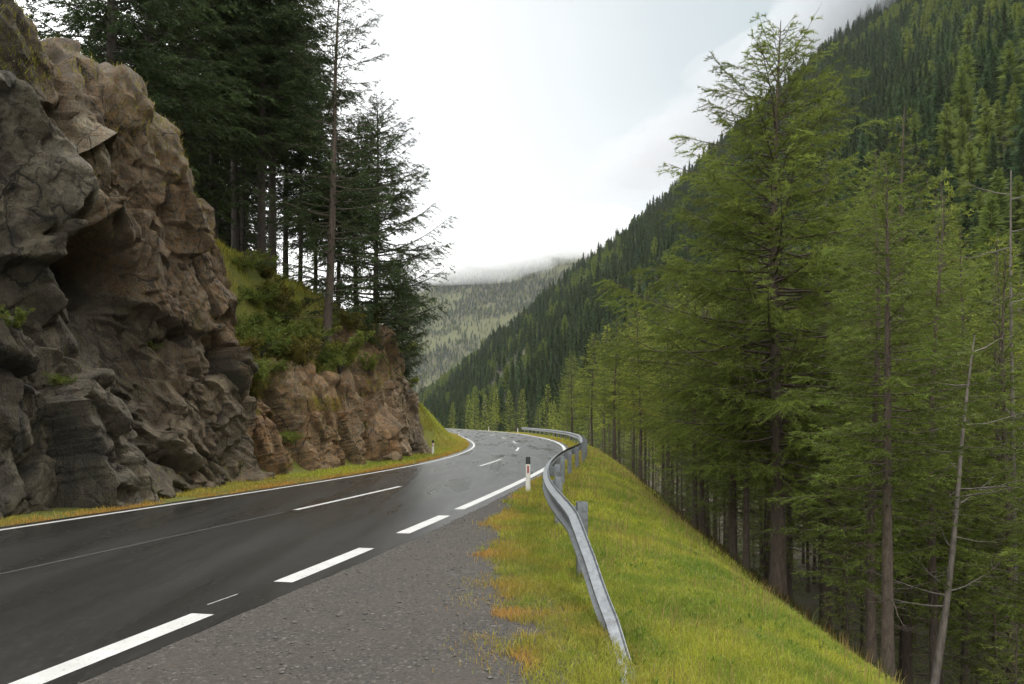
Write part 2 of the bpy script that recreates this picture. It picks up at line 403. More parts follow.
# ------------------------------------------------------------------ road, shoulder, markings
ry = np.concatenate([np.arange(-40, 150, 0.5), np.arange(150, 420, 4.0)])
def strip(name, y, x0, x1, z, mat, parent=None, n=2, jit0=0, jit1=0, seed=0):
    rg = np.random.default_rng(seed)
    s = np.linspace(0, 1, n)
    a = x0 + (n2(y, 0 * y, 0.8, 4, seed + 1) * jit0 if jit0 else 0); b = x1 + (n2(y, 0 * y + 3, 0.8, 4, seed + 2) * jit1 if jit1 else 0)
    X = a[:, None] * (1 - s) + b[:, None] * s
    V = np.stack([X, np.repeat(y[:, None], n, 1), np.full(X.shape, z)], -1).reshape(-1, 3)
    return mesh_np(name, V, grid_faces(len(y), n)[:, ::-1], mat, parent=parent)
ry2 = np.concatenate([np.arange(-40, 60, 0.12), np.arange(60, 150, 0.5), np.arange(150, 420, 4.0)])
road = strip('road', ry2, XL(ry2) - 0.32, XR(ry2) + 0.34, 0.0, M['asphalt'], jit0=0.06, jit1=0.05, seed=4)
tag(road, kind='structure')
SH = lambda y: np.interp(y, [-40, 3, 5.15, 7.2, 9.7, 12, 15, 19.4, 22, 24], [1.0, 0.30, 0.12, -0.06, -0.2, -0.26, -0.17, 0.12, 0.45, 0.9])
sy = np.arange(-40, 24, 0.12)
shoulder = strip('gravel_shoulder', sy, XR(sy) + 0.2, SH(sy) + 0.38, -0.003, M['gravel'], jit1=0.30, seed=8)
tag(shoulder, kind='structure')

def mark(name, y0, y1, xf, w, skew=0.0):
    y = np.arange(0, 1.0001, 1 / max(2, int((y1 - y0) / 0.6) + 1))
    y = y0 + (y1 - y0) * y
    V = np.concatenate([np.stack([xf(y) - w / 2, y + skew, np.full(len(y), 0.004)], 1), np.stack([xf(y) + w / 2, y - skew, np.full(len(y), 0.004)], 1)])
    n = len(y); i = np.arange(n - 1)
    return mesh_np(name, V, np.stack([i, i + n, i + n + 1, i + 1], 1), M['paint'], parent=road)
mark('edge_line', 11.5 - 50, 400, XL, 0.13)
mark('edge_line', 15.2, 400, XR, 0.20)
y0 = 14.2
for k in range(8):
    mark('edge_dash', y0 - 2.22, y0, XR, 0.21, 0.02); y0 -= 3.6
XM = lambda y: XL(y) * 0.5 + XR(y) * 0.5 - 0.02 * np.exp(-((np.asarray(y) - 15) / 12) ** 2)
for k in range(-3, 20):
    a = 15.1 + 14.4 * k
    mark('centre_dash', a, a + 5.4, XM, 0.12)
mark('paint_scrape', 7.35, 7.8, lambda y: XR(y) - 0.17 + 0.05 * (np.asarray(y) - 7.35), 0.012)
seam = strip('paving_seam', np.arange(-10, 15.0, 0.4), XM(np.arange(-10, 15.0, 0.4)) - 0.055, XM(np.arange(-10, 15.0, 0.4)) + 0.0, 0.003, M['seam'], parent=road)

# ------------------------------------------------------------------ guardrail
GX = [(5.1, 0.93), (5.5, 0.90), (7.5, 0.76), (9.2, 0.66), (11, 0.60), (13, 0.60), (15.5, 0.69), (19, 0.95), (22.5, 1.32), (26.6, 1.85), (30, 2.4), (34, 3.0), (41, 3.6), (50, 4.25), (63, 4.5), (77, 3.9), (90, 2.75), (104, 1.25)]
_gy, _gx = np.array(GX).T
gyd = np.arange(5.1, 104, 0.1)
gxd = np.interp(gyd, _gy, _gx); kk = np.exp(-0.5 * (np.arange(-15, 16) / 8) ** 2); kk /= kk.sum()
gxd = np.convolve(np.concatenate([gxd[0] + np.arange(-15, 0) * (gxd[1] - gxd[0]), gxd, gxd[-1] + np.arange(1, 16) * (gxd[-1] - gxd[-2])]), kk, 'valid')
GXf = lambda y: np.interp(y, gyd, gxd)
GZf = lambda y: np.interp(y, [5.1, 5.55, 5.8, 6.4, 7.5, 8.6, 9.6, 200], [-0.45, -0.16, -0.02, 0.18, 0.42, 0.58, 0.61, 0.61]) + (1 - sstep(6.5, 9, np.asarray(y, float))) * terrain(GXf(y), np.asarray(y, float))   # centre height of the beam
rail = empty('guardrail', (GXf(9.2), 9.2, 0))
tag(rail, 'long grey steel guardrail curving along the grass verge, its near end bent into the ground', 'guardrail')
def local(V, o): return np.asarray(V) - np.array(o.location)
gy = np.concatenate([np.arange(5.1, 30, 0.08), np.arange(30, 104, 0.4)])
prof = np.array([(0.0, -0.155), (-0.012, -0.13), (-0.092, -0.105), (-0.098, -0.075), (-0.02, -0.025), (-0.012, 0.0), (-0.02, 0.025), (-0.098, 0.075), (-0.092, 0.105), (-0.012, 0.13), (0.0, 0.155)])
loop = np.concatenate([prof, prof[::-1] + np.array([0.006, 0])])
P = np.stack([GXf(gy), gy, GZf(gy)], 1); T = np.gradient(P, axis=0); T /= np.linalg.norm(T, axis=1)[:, None]
side = np.cross(T, [0, 0, 1.]); side /= np.linalg.norm(side, axis=1)[:, None]
tap = np.interp(gy, [5.1, 6.6, 9.6, 104], [0.45, 0.72, 1, 1])
upv = np.cross(side, T)
V = P[:, None] + side[:, None] * (loop[:, 0][None, :] - np.where(np.mod(gy - 9.45, 4.0) < 0.34, 0.008, 0)[:, None])[..., None] + upv[:, None] * (loop[:, 1][None] * tap[:, None])[..., None]
k = len(loop); n = len(gy); i = np.arange(n - 1)[:, None] * k; j = np.arange(k)[None]; jn = (j + 1) % k
mesh_np('rail_beam', local(V.reshape(-1, 3), rail), np.stack([i + j, i + jn, i + k + jn, i + k + j], -1).reshape(-1, 4), M['steel'], parent=rail)
post_y = [9.35, 13.3, 17.2, 21.1, 25.0, 28.5, 32] + list(np.arange(35.5, 103, 3.5))
for py in post_y:
    m = MB(); x = float(GXf(py)) + 0.10; zt = float(GZf(py)) + 0.14
    rz = math.atan2(-(float(GXf(py + .3)) - float(GXf(py - .3))), 0.6)
    cs, sn = math.cos(rz), math.sin(rz)
    for (dx, dy, sx, sy_) in ((0.0, 0.0, 0.007, 0.14), (0.06, 0.0665, 0.115, 0.007), (0.06, -0.0665, 0.115, 0.007)):
        m.box((x + dx * cs - dy * sn, py + dx * sn + dy * cs, (zt - 0.6) / 2), (sx, sy_, zt + 0.6), 0, rz)
    m.box((x - 0.055 * cs, py - 0.055 * sn, zt - 0.15), (0.09, 0.05, 0.2), 0, rz)
    o = m.build('post', M['steel'], rail); o.data.transform(__import__('mathutils').Matrix.Translation(-rail.location))
    if py < 40:
        for dz in (0.1, 0.2):
            m = MB(); m.tube([(x + 0.004 * cs, py, zt - dz), (x + 0.025 * cs, py, zt - dz)], 0.016, 6)
            b = m.build('bolt', M['bolt'], o); b.data.transform(__import__('mathutils').Matrix.Translation(-rail.location))
for ry_ in (15.6,):
    x = float(GXf(ry_)) - 0.095
    V = [(x, ry_ - .1, .55), (x, ry_ + .07, .55), (x, ry_ - .1, .71), (x - .015, ry_ - .1, .55), (x - .015, ry_ + .07, .55), (x - .015, ry_ - .1, .71)]
    V = [(a + (-.0), b, c) for a, b, c in V]
    m = MB(); m.box((x, ry_, .62), (0.02, 0.11, 0.13)); o = m.build('reflector', M['red'], rail); o.data.transform(__import__('mathutils').Matrix.Translation(-rail.location))

# ------------------------------------------------------------------ delineator posts
def delineator(loc, h, label, facing=PI):
    r = empty('delineator_post', loc); tag(r, label, 'road post', 'delineator posts along the road')
    def prism(zs, name, mat, scale=1.0, parent=r, top_slant=0.0):
        sec = np.array([(-0.06, -0.03), (-0.04, -0.05), (0.04, -0.05), (0.06, -0.03), (0.045, 0.02), (0.0, 0.05), (-0.045, 0.02)]) * scale
        k = len(sec); V = []
        for z in zs:
            w = 1.0 - 0.14 * z / h
            V += [(a * w, b * w, z + (top_slant * (b + 0.05) if z == zs[-1] else 0)) for a, b in sec]
        Fq = [(q * k + j, q * k + (j + 1) % k, (q + 1) * k + (j + 1) % k, (q + 1) * k + j) for q in range(len(zs) - 1) for j in range(k)]
        V = np.array(V); m = MB(); m.add(V, Fq)
        c0 = len(zs) * k; m.add([V[-k:].mean(0)], np.zeros((0, 3)));
        m.F3.append(np.array([((len(zs) - 1) * k + j, (len(zs) - 1) * k + (j + 1) % k, c0) for j in range(k)])); m.M3.append(np.zeros(k))
        return m.build(name, mat, parent)
    prism([-0.15, h * 0.5, h * 0.80], 'body', M['white'])
    prism([h * 0.80, h * 0.90, h], 'black_cap', M['black'], 1.03, r, -0.25)
    m = MB(); m.box((0.0, -0.0475, h * 0.66), (0.036, 0.012, h * 0.2)); m.build('reflector', M['red'], r)
    return r
delineator((at(528, 18.9), 18.9, -0.03), 0.86, 'white road post with black top and red reflector on the grass beside the guardrail')
delineator((at(433, 40), 40, -0.03), 0.72, 'white road post in the grass at the foot of the rusty outcrop')
delineator((float(XL(86)) - 0.1, 86, -0.03), 0.62, 'small dark-topped post on the inner edge of the distant bend')
delineator((float(XR(104)) + 0.75, 104, -0.03), 0.85, 'distant white post right beside the far end of the guardrail')
delineator((float(XR(127)) + 0.9, 127, -0.03), 0.85, 'distant white post alone before the trees beyond the bend')

# ------------------------------------------------------------------ rocks
def make_rock(name, plan, hs, nU, nV, macro, mat, seed, rust_f, tone_f, levels, back=4.0, lean=0.16):
    rg = np.random.default_rng(seed)
    plan = np.array(plan, float)
    seg = np.concatenate([[0], np.cumsum(np.linalg.norm(np.diff(plan, axis=0), axis=1))]); L = seg[-1]
    s = np.linspace(0, L, nU)
    ker = np.exp(-0.5 * (np.arange(-12, 13) / 5) ** 2); ker /= ker.sum()
    sm = lambda v: np.convolve(np.concatenate([np.full(12, v[0]), v, np.full(12, v[-1])]), ker, 'valid')
    bx, by = sm(np.interp(s, seg, plan[:, 0])), sm(np.interp(s, seg, plan[:, 1]))
    h = sm(np.interp(s, seg, hs))
    tx, ty = np.gradient(bx), np.gradient(by); q = np.hypot(tx, ty) + 1e-9; nx, ny = ty / q, -tx / q      # outward = right of travel (+Y travel -> +X)
    v = np.linspace(0, 1, nV)
    wv = np.where(v < 0.72, v / 0.72, 1.0); r = np.clip((v - 0.72) / 0.14, 0, 1); tp = np.clip((v - 0.86) / 0.14, 0, 1)
    rad = np.minimum(1.6, h * 0.35)
    z = wv[None] * (h - rad)[:, None] + rad[:, None] * np.sin(r * PI / 2)[None] + 0.10 * back * tp[None]
    bk = lean * wv[None] * (h - rad)[:, None] + rad[:, None] * (1 - np.cos(r * PI / 2))[None] + back * tp[None]
    z = z - 0.35
    base = np.stack([bx[:, None] - nx[:, None] * bk, by[:, None] - ny[:, None] * bk, z], -1)
    du = np.gradient(base, axis=0); dv = np.gradient(base, axis=1)
    N = np.cross(du, dv); N /= np.linalg.norm(N, axis=2)[..., None] + 1e-9
    out = np.stack([nx, ny, 0 * nx], 1)[:, None]
    N = np.where((N * out).sum(-1)[..., None] + N[..., 2:3] < 0, -N, N)
    Pn = base.reshape(-1, 3); lo, hi = Pn.min(0) - 1, Pn.max(0) + 1
    # large joints first, then blocks, then chips; sheared so that joints dip
    warp = Pn + 0.07 * np.stack([fbm(Pn / 0.4, 3, seed + 1), fbm(Pn / 0.4, 3, seed + 2), fbm(Pn / 0.4, 3, seed + 3)], 1)
    d = np.zeros(len(Pn)); tone = np.zeros(len(Pn)); crack = np.zeros(len(Pn)); rustc = np.zeros(len(Pn))
    cmask = sstep(-0.15, 0.35, fbm(Pn / 1.3, 3, seed + 30))
    for (size, amp, tilt, cw, cd, wt, stretch, ang) in levels:
        ca, sa = math.cos(ang), math.sin(ang)
        A = np.array([[1, 0, 0], [0, ca, sa], [0, -sa / stretch, ca / stretch]]) / size
        W = warp @ A.T
        off, gap, rn = voro(W, seed * 100 + int(size * 50))
        G = (np.stack(rn[:3], 1) - 0.5) * 3.4
        d += amp * (rn[3] * 2 - 1) + tilt * size * (G * off).sum(1)
        ck = np.exp(-(gap / cw) ** 2) * cmask
        d -= cd * ck; crack = np.maximum(crack, ck * min(1, cd / 0.08)); tone += wt * rn[4]; rustc += wt * rn[5]
    dip = levels[0][7]
    Q = np.stack([Pn[:, 0], Pn[:, 1] * math.cos(dip) + Pn[:, 2] * math.sin(dip), (-Pn[:, 1] * math.sin(dip) + Pn[:, 2] * math.cos(dip)) / 2.4], 1)
    rid = np.zeros(len(Pn)); am = 1.0; sc_ = 1.1
    for k_ in range(5):
        rid += am * (1 - 2 * np.abs(vnoise(Q / sc_ + 7 * k_, seed + 40 + k_))); am *= 0.55; sc_ *= 0.5
    rough_ = 0.25 + 0.85 * sstep(-0.2, 0.3, fbm(Pn / 2.6, 2, seed + 60))
    d += 0.012 * rid * rough_ + 0.022 * fbm(Pn / 0.16, 4, seed + 8) * rough_ + 0.08 * fbm(Pn / 3.0, 2, seed + 9)
    for q_, (ts_, ta_, nst) in enumerate(((1.6, 0.45, 4), (0.7, 0.15, 4), (0.30, 0.05, 4))):     # stepped breaks along the joints
        k_ = fbm(Q / ts_ + 31 * q_, 3, seed + 70 + q_) * nst
        fr_ = k_ - np.floor(k_)
        d += ta_ / nst * (np.floor(k_) + sstep(0.90, 1.0, fr_)) * (rough_ if q_ else 1.0)
        crack = np.maximum(crack, np.exp(-((fr_ - 0.92) / 0.05) ** 2) * 0.35 * rough_)
    crack = np.maximum(crack, sstep(0.35, 0.95, -rid * 0.6) * 0.8)
    d = np.clip(d, -0.9, 0.9)
    d += macro(Pn[:, 1], Pn[:, 2])
    d2_ = d.reshape(nU, nV)
    for _ in range(1):
        d2_[1:-1] = 0.25 * d2_[:-2] + 0.5 * d2_[1:-1] + 0.25 * d2_[2:]
        d2_[:, 1:-1] = 0.25 * d2_[:, :-2] + 0.5 * d2_[:, 1:-1] + 0.25 * d2_[:, 2:]
    d = d2_.ravel()
    fade = np.minimum(1, (np.repeat(np.arange(nU), nV)) / 6.0)
    V = Pn + N.reshape(-1, 3) * (d * fade)[:, None]
    rust = np.clip(rust_f(Pn[:, 1], Pn[:, 2]) * (0.45 + 1.15 * rustc), 0, 1)
    tn = np.clip(tone + tone_f(Pn[:, 1], Pn[:, 2]), 0, 1)
    o = mesh_np(name, V, grid_faces(nU, nV)[:, ::-1], mat, attrs={'tint': np.stack([tn, rust, np.clip(crack, 0, 1)], 1)}, smooth=False)
    return o, V.reshape(nU, nV, 3)

def sg(a, b, x): return sstep(a, b, x)
def bump2(y, z, y0, z0, ry, rz, ang=0):
    c, s = math.cos(ang), math.sin(ang)
    a = ((y - y0) * c + (z - z0) * s) / ry; b = (-(y - y0) * s + (z - z0) * c) / rz
    return np.exp(-(a * a + b * b) ** 2)
_fy = np.arange(7, 23.5, 0.02)
def face(px, py):
    """y and z of the tall face where the photograph shows this detail"""
    z = EYE + (HZ - py) / F * _fy
    i_ = np.argmin(np.abs(CX + (XL(_fy) - 2.0 - 0.12 * np.maximum(z, 0)) / _fy * F - px))
    return float(_fy[i_]), float(z[i_])
LEDGE = np.array([face(*q) for q in [(-60, 318), (0, 332), (45, 344), (90, 377), (135, 400), (180, 440), (229, 479)]])
BROW = np.array([face(*q) for q in [(-60, 250), (0, 262), (53, 262), (90, 255), (127, 272), (139, 303), (180, 324), (229, 352)]])
UNDER = np.array([face(*q) for q in [(60, 385), (88, 401), (135, 442), (192, 475)]])
def macro1(y, z):
    d = np.zeros(len(y))
    P_ = np.stack([0 * y, y, z], 1)
    wz = 0.30 * fbm(P_ / 1.2, 5, 401, 0.6)
    zl = np.interp(y, LEDGE[:, 0], LEDGE[:, 1]) + wz
    d += 0.55 * (1 - sg(-0.12, 0.06, z - zl)) * np.interp(y, [18, 22], [1, 0.3])
    zu = np.interp(y, UNDER[:, 0], UNDER[:, 1]) + 0.5 * wz
    d -= 0.55 * np.exp(-((z - zu) / 0.16) ** 2) * sg(UNDER[0, 0] - 0.3, UNDER[0, 0] + 0.5, y) * (1 - sg(UNDER[-1, 0] - 0.3, UNDER[-1, 0] + 0.6, y))
    zo = np.interp(y, BROW[:, 0], BROW[:, 1]) + wz
    d += 0.46 * sg(-0.06, 0.08, z - zo) * (1 - 0.4 * sg(1.5, 4.5, z - zo)) * np.interp(y, [10, 13, 19.5, 22.5], [0.6, 1, 1, 0.4])
    yc, zc = face(92, 262); d -= 3.0 * bump2(y, z - wz * 0.5, yc, zc - 0.10, 1.15, 0.62, -0.15); d += 0.35 * bump2(y, z, yc, zc + 0.95, 1.3, 0.5, -0.15)
    yc, zc = face(52, 205); d -= 0.7 * bump2(y, z - wz, yc, zc, 0.16, 1.5, 0.05)
    yc, zc = face(78, 172); d += 0.55 * bump2(y, z - wz * 0.3, yc, zc, 0.42, 1.05, 0.16)
    yc, zc = face(106, 170); d -= 0.35 * bump2(y, z - wz, yc, zc, 0.14, 1.1, 0.2)
    yc, zc = face(15, 205); d += 0.55 * bump2(y, z - wz, yc, zc, 0.6, 0.75, 0.3)
    yc, zc = face(135, 345); d -= 0.30 * bump2(y, z, yc, zc, 2.3, 1.0, -0.5)
    return d
lp = lambda y, l: (float(XL(y)) - l, y)
plan1 = [lp(5, 1.9), lp(7, 1.85), lp(9, 1.75), lp(12, 1.6), lp(15, 1.75), lp(18, 2.05), lp(20.4, 1.95), lp(22.0, 2.0), lp(23.0, 2.4), (float(XL(23.6)) - 3.4, 23.6), (float(XL(23.7)) - 5, 23.7), (float(XL(23.4)) - 8, 23.4)]
hs1 = [13.5, 13, 12.4, 11.9, 11.3, 10.3, 9.3, 8.2, 7.3, 7.0, 7.2, 7.8]
LV1 = [(2.3, 0.13, 0.24, 0.030, 0.20, 0.42, 1.9, 0.55), (1.05, 0.06, 0.22, 0.035, 0.10, 0.28, 1.7, 0.40), (0.46, 0.028, 0.22, 0.05, 0.035, 0.2, 1.6, 0.6), (0.19, 0.010, 0.15, 0.06, 0.008, 0.1, 1.4, 0.5)]
rust1 = lambda y, z: 0.12 + 0.7 * sg(-0.2, 0.4, z - np.interp(y, BROW[:, 0], BROW[:, 1])) * sg(15.5, 17.5, y) + 0.45 * sg(18, 20.5, y) * (1 - sg(4, 5, z))
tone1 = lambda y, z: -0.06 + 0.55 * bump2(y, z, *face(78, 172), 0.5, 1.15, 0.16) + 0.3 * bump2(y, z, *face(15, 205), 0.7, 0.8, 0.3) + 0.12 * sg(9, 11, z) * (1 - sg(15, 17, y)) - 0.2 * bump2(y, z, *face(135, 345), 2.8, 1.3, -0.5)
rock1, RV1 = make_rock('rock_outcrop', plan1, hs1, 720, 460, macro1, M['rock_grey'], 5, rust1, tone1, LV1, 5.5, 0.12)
tag(rock1, 'towering wet grey-brown rock face with a dark overhung hollow at the left roadside', 'rock', 'roadside rock outcrops')

def macro2(y, z):
    d = 0.25 * np.sin(y * 1.9 + 0.6 * np.sin(y * 0.7)) * sg(26, 34, y)
    d -= 0.7 * bump2(y, z, 30.3, 2.2, 1.0, 3.2, 0.0)
    d -= 0.5 * bump2(y, z, 26.0, 2.5, 0.7, 2.2, 0.25)
    d += 0.45 * bump2(y, z, 24.6, 1.1, 1.4, 1.0) + 0.5 * bump2(y, z, 34.3, 0.7, 1.3, 1.0)
    d -= 0.5 * bump2(y, z, 36.4, 3.4, 0.35, 2.6)
    return d
plan2 = [(float(XL(22.8)) - 4.6, 22.4), (float(XL(23.0)) - 3.2, 22.9), lp(24.2, 2.5), lp(26, 2.15), lp(29, 2.1), lp(33, 2.05), lp(37, 2.15), lp(40.8, 2.15), lp(42.8, 2.45), lp(44.0, 3.2), (float(XL(44.8)) - 4.4, 44.8), (float(XL(44.8)) - 7, 44.8)]
hs2 = [2.8, 3.4, 4.1, 4.3, 4.3, 5.2, 6.3, 6.3, 5.6, 5.0, 5.1, 5.3]
LV2 = [(1.9, 0.18, 0.26, 0.030, 0.20, 0.42, 2.6, 0.12), (0.85, 0.07, 0.24, 0.03, 0.09, 0.28, 2.0, 0.15), (0.38, 0.03, 0.22, 0.05, 0.03, 0.2, 1.8, 0.2), (0.17, 0.010, 0.13, 0.06, 0.008, 0.1, 1.4, 0.2)]
rust2 = lambda y, z: np.interp(y, [23, 27, 36, 40, 46], [0.95, 0.9, 0.7, 0.45, 0.15])
tone2 = lambda y, z: np.interp(y, [23, 38, 42, 46], [0.0, 0.02, 0.10, 0.14])
rock2, RV2 = make_rock('rock_outcrop', plan2, hs2, 640, 240, macro2, M['rock_brown'], 12, rust2, tone2, LV2, 2.6, 0.20)
tag(rock2, 'lower rusty-brown jointed rock outcrop below the tall pines, ending at the grass bank', 'rock', 'roadside rock outcrops')

# loose boulders at the foot
def boulder(x, y, z, r, seed, label, mat):
    rg = np.random.default_rng(seed)
    u = np.linspace(0, PI, 22); w = np.linspace(0, 2 * PI, 36, endpoint=False)
    D = np.stack([np.sin(u)[:, None] * np.cos(w), np.sin(u)[:, None] * np.sin(w), np.cos(u)[:, None] * np.ones(36)], -1).reshape(-1, 3)
    nrm = rg.normal(0, 1, (16, 3)); nrm /= np.linalg.norm(nrm, axis=1)[:, None]
    lim = rg.uniform(0.62, 0.95, 16)
    dd = D @ nrm.T
    rad = np.min(np.where(dd > 0.05, lim / np.maximum(dd, 0.05), 9), axis=1); rad = np.minimum(rad, 1.15) + 0.05 * fbm(D * 3, 3, seed)
    V = D * rad[:, None] * r * np.array([1, 1.2, 0.8])
    i = np.arange(21)[:, None] * 36; j = np.arange(36)[None]; jn = (j + 1) % 36
    o = mesh_np('boulder', V, np.stack([i + j, i + 36 + j, i + 36 + jn, i + jn], -1).reshape(-1, 4), mat, attrs={'tint': np.tile([[0.55, 0.4, 0]], (len(V), 1))})
    o.location = (x, y, z); o.rotation_euler[2] = seed
    return tag(o, label, 'boulder')
boulder(float(XL(33.2)) - 1.7, 33.2, 0.10, 0.38, 8, 'low brown boulder at the foot of the rusty outcrop', M['rock_brown'])
boulder(at(310, 29.5), 29.5, float(terrain(at(310, 29.5), 29.5)) + 0.1, 0.55, 11, 'pale boulder on the slope beside the leaning larch trunk', M['rock_grey'])

# ------------------------------------------------------------------ trees
def sprays(mb, B, D, ln, w, rg, mi, c):
    """thin tapering needle sprays: one triangle each"""
    D = D / (np.linalg.norm(D, axis=1)[:, None] + 1e-9)
    S = np.cross(D, rg.normal(0, 1, D.shape)); S /= np.linalg.norm(S, axis=1)[:, None] + 1e-9
    ln = np.broadcast_to(ln, (len(B),))[:, None]; w = np.broadcast_to(w, (len(B),))[:, None]
    V = np.stack([B - S * w / 2, B + S * w / 2, B + D * ln], 1).reshape(-1, 3)
    mb.add(V, np.arange(len(V)).reshape(-1, 3), mi, np.repeat(c, 3, 0) if np.ndim(c) == 2 else c)

def conifer(name, seed, H, r0, cb, R, nbr, twig_sp, spray_sp, ln, w, style='larch', needle='larch', bark='bark', dead=20, lean=0.0, sides=8, sparse=0.0, shape=0.8, twl=0.27, wood=True, link=False):
    rg = np.random.default_rng(seed)
    root = bpy.data.objects.new(name, None); root.empty_display_size = 0.5
    if link: COL.objects.link(root)
    tz = np.linspace(-0.8, H, 22)
    ph = rg.uniform(0, 6.28, 2)
    tx = lean * tz + 0.010 * H * np.sin(tz / H * 5 + ph[0]) * np.clip(tz / H, 0, 1); ty = 0.010 * H * np.sin(tz / H * 4 + ph[1]) * np.clip(tz / H, 0, 1)
    fx_ = lambda z: np.interp(z, tz, tx); fy_ = lambda z: np.interp(z, tz, ty)
    rad = lambda z: r0 * (1 - np.clip(z, 0, H) / H) ** 0.85 * (1 + 0.35 * np.exp(-np.clip(z, 0, 9) / 0.5)) + 0.008
    tm = MB(); tm.tube(np.stack([tx, ty, tz], 1), rad(tz), sides, jitter=0.06, rng=rg)
    for k in range(dead):
        z = rg.uniform(0.08 * H, max(0.16 * H, min(cb * H * 1.25, 0.7 * H))); a = rg.uniform(0, 2 * PI); L = rg.uniform(0.25, 0.8) * R * 0.8
        s = np.linspace(0, 1, 6); el = rg.uniform(-0.35, 0.12)
        p = np.stack([fx_(z) + np.cos(a) * L * s, fy_(z) + np.sin(a) * L * s, z + L * (el * s + 0.18 * s * s * rg.uniform(-1, 1))], 1)
        p[1:-1] += rg.normal(0, 0.03, (4, 3))
        tm.tube(p, np.linspace(0.02, 0.005, 6) * (r0 / 0.2) ** 0.5, 4)
        for q in range(rg.integers(1, 5)):
            t0 = rg.uniform(0.3, 0.95); b = p[int(t0 * 5)]; a2 = a + rg.choice([-1, 1]) * rg.uniform(0.5, 1.0); l2 = L * rg.uniform(0.15, 0.4)
            tm.tube([b, b + np.array([math.cos(a2) * l2, math.sin(a2) * l2, rg.uniform(-0.3, 0.05) * l2])], [0.008, 0.003], 3)
    cm = MB()
    u = (np.arange(nbr) + rg.uniform(0, 1, nbr)) / nbr
    u = u ** 0.92
    for k in range(nbr):
        uk = u[k]; z = H * (cb + (0.985 - cb) * uk); a = k * 2.39996 + rg.uniform(-0.5, 0.5)
        if rg.uniform() < sparse: continue
        prof = (1 - uk) ** shape * min(1.0, 0.55 + uk * 2.2)
        L = R * prof * rg.uniform(0.62, 1.18) + 0.12
        if style == 'larch':
            e0 = rg.uniform(-0.38, 0.16) + 0.55 * uk ** 2; e1 = rg.uniform(0.06, 0.36)
        else:
            e0 = rg.uniform(-0.40, -0.12) + 0.75 * uk ** 2; e1 = rg.uniform(0.08, 0.22)
        ns = 7; s = np.linspace(0, 1, ns)
        wob = rg.normal(0, 0.03 * L, 2)
        az = a + rg.normal(0, 0.12) * s
        Pb = np.stack([fx_(z) + np.cos(az) * L * s, fy_(z) + np.sin(az) * L * s, z + L * (e0 * s + e1 * s * s) + wob[0] * np.sin(s * 3)], 1)
        if wood: cm.tube(Pb, np.linspace(max(0.009, 0.012 * L), 0.003, ns), 4, 1, (0.6, 0.6, 0.6))
        nt = max(3, int(L / twig_sp))
        ts = np.sort(rg.uniform(0.10, 1.0, nt)) ** 0.85
        tb = np.stack([np.interp(ts, s, Pb[:, q]) for q in range(3)], 1)
        sd = np.where(np.arange(nt) % 2 == 0, 1, -1)
        ta = a + sd * rg.uniform(0.45, 1.25, nt) * (1 - 0.55 * ts)
        tl = (twl * L * (1.05 - 0.75 * ts) + 0.10) * rg.uniform(0.5, 1.25, nt)
        dz = rg.uniform(-0.75, 0.2, nt) if style == 'larch' else rg.uniform(-0.65, 0.0, nt)
        dz = dz + 0.35 * uk
        tdir = np.stack([np.cos(ta), np.sin(ta), dz], 1)
        npr = np.maximum(3, (tl / spray_sp).astype(int))
        idx = np.repeat(np.arange(nt), npr)
        f = rg.uniform(0, 1, len(idx))
        sag = -0.18 * tl[idx] * f * f if style == 'larch' else -0.30 * tl[idx] * f * f
        B = tb[idx] + tdir[idx] * (tl[idx] * f)[:, None]; B[:, 2] += sag
        D = tdir[idx] * 0.75 + rg.normal(0, 0.46, (len(idx), 3)) + np.array([0, 0, 0.10 if style == 'larch' else -0.12])
        cl = rg.uniform(0.58, 1.38)                       # one tone per bough
        c = (cl * rg.uniform(0.75, 1.25, nt)[idx][:, None] * rg.uniform(0.85, 1.15, (len(idx), 1))) * np.array([1, 1, 1]) + np.stack([rg.uniform(0, 0.14, len(idx)), rg.uniform(0, 0.1, len(idx)), 0 * f], 1)
        sprays(cm, B, D, ln * rg.uniform(0.6, 1.3, len(idx)), w * rg.uniform(0.7, 1.3, len(idx)), rg, 0, c)
        if wood and twig_sp < 0.25:
            E = tb + tdir * (tl * 0.9)[:, None]; E[:, 2] += -0.15 * tl
            S = np.cross(tdir, [0, 0, 1.]); S /= np.linalg.norm(S, axis=1)[:, None] + 1e-9
            cm.add(np.stack([tb - S * 0.004, tb + S * 0.004, E], 1).reshape(-1, 3), np.arange(3 * nt).reshape(-1, 3), 1, (1, 1, 1))
    for nm, mb, ms in (('trunk', tm, [M[bark]]), ('crown', cm, [M[needle], M[bark]])):
        o = mb.build(nm, ms, root, smooth=(nm == 'trunk'), col=True, link=link)
    return root

def plant(proto, x, y, h, H, rz, label, cat, group=None, wide=1.0, name=None, z=None, tilt=0.0):
    o = copy_tree(proto); o.name = name or proto.name
    k = h / H; o.scale = (k * wide, k * wide, k)
    o.location = (x, y, float(terrain(x, y)) if z is None else z); o.rotation_euler = (0, tilt, rz)
    tag(o, label, cat, group)
    return o

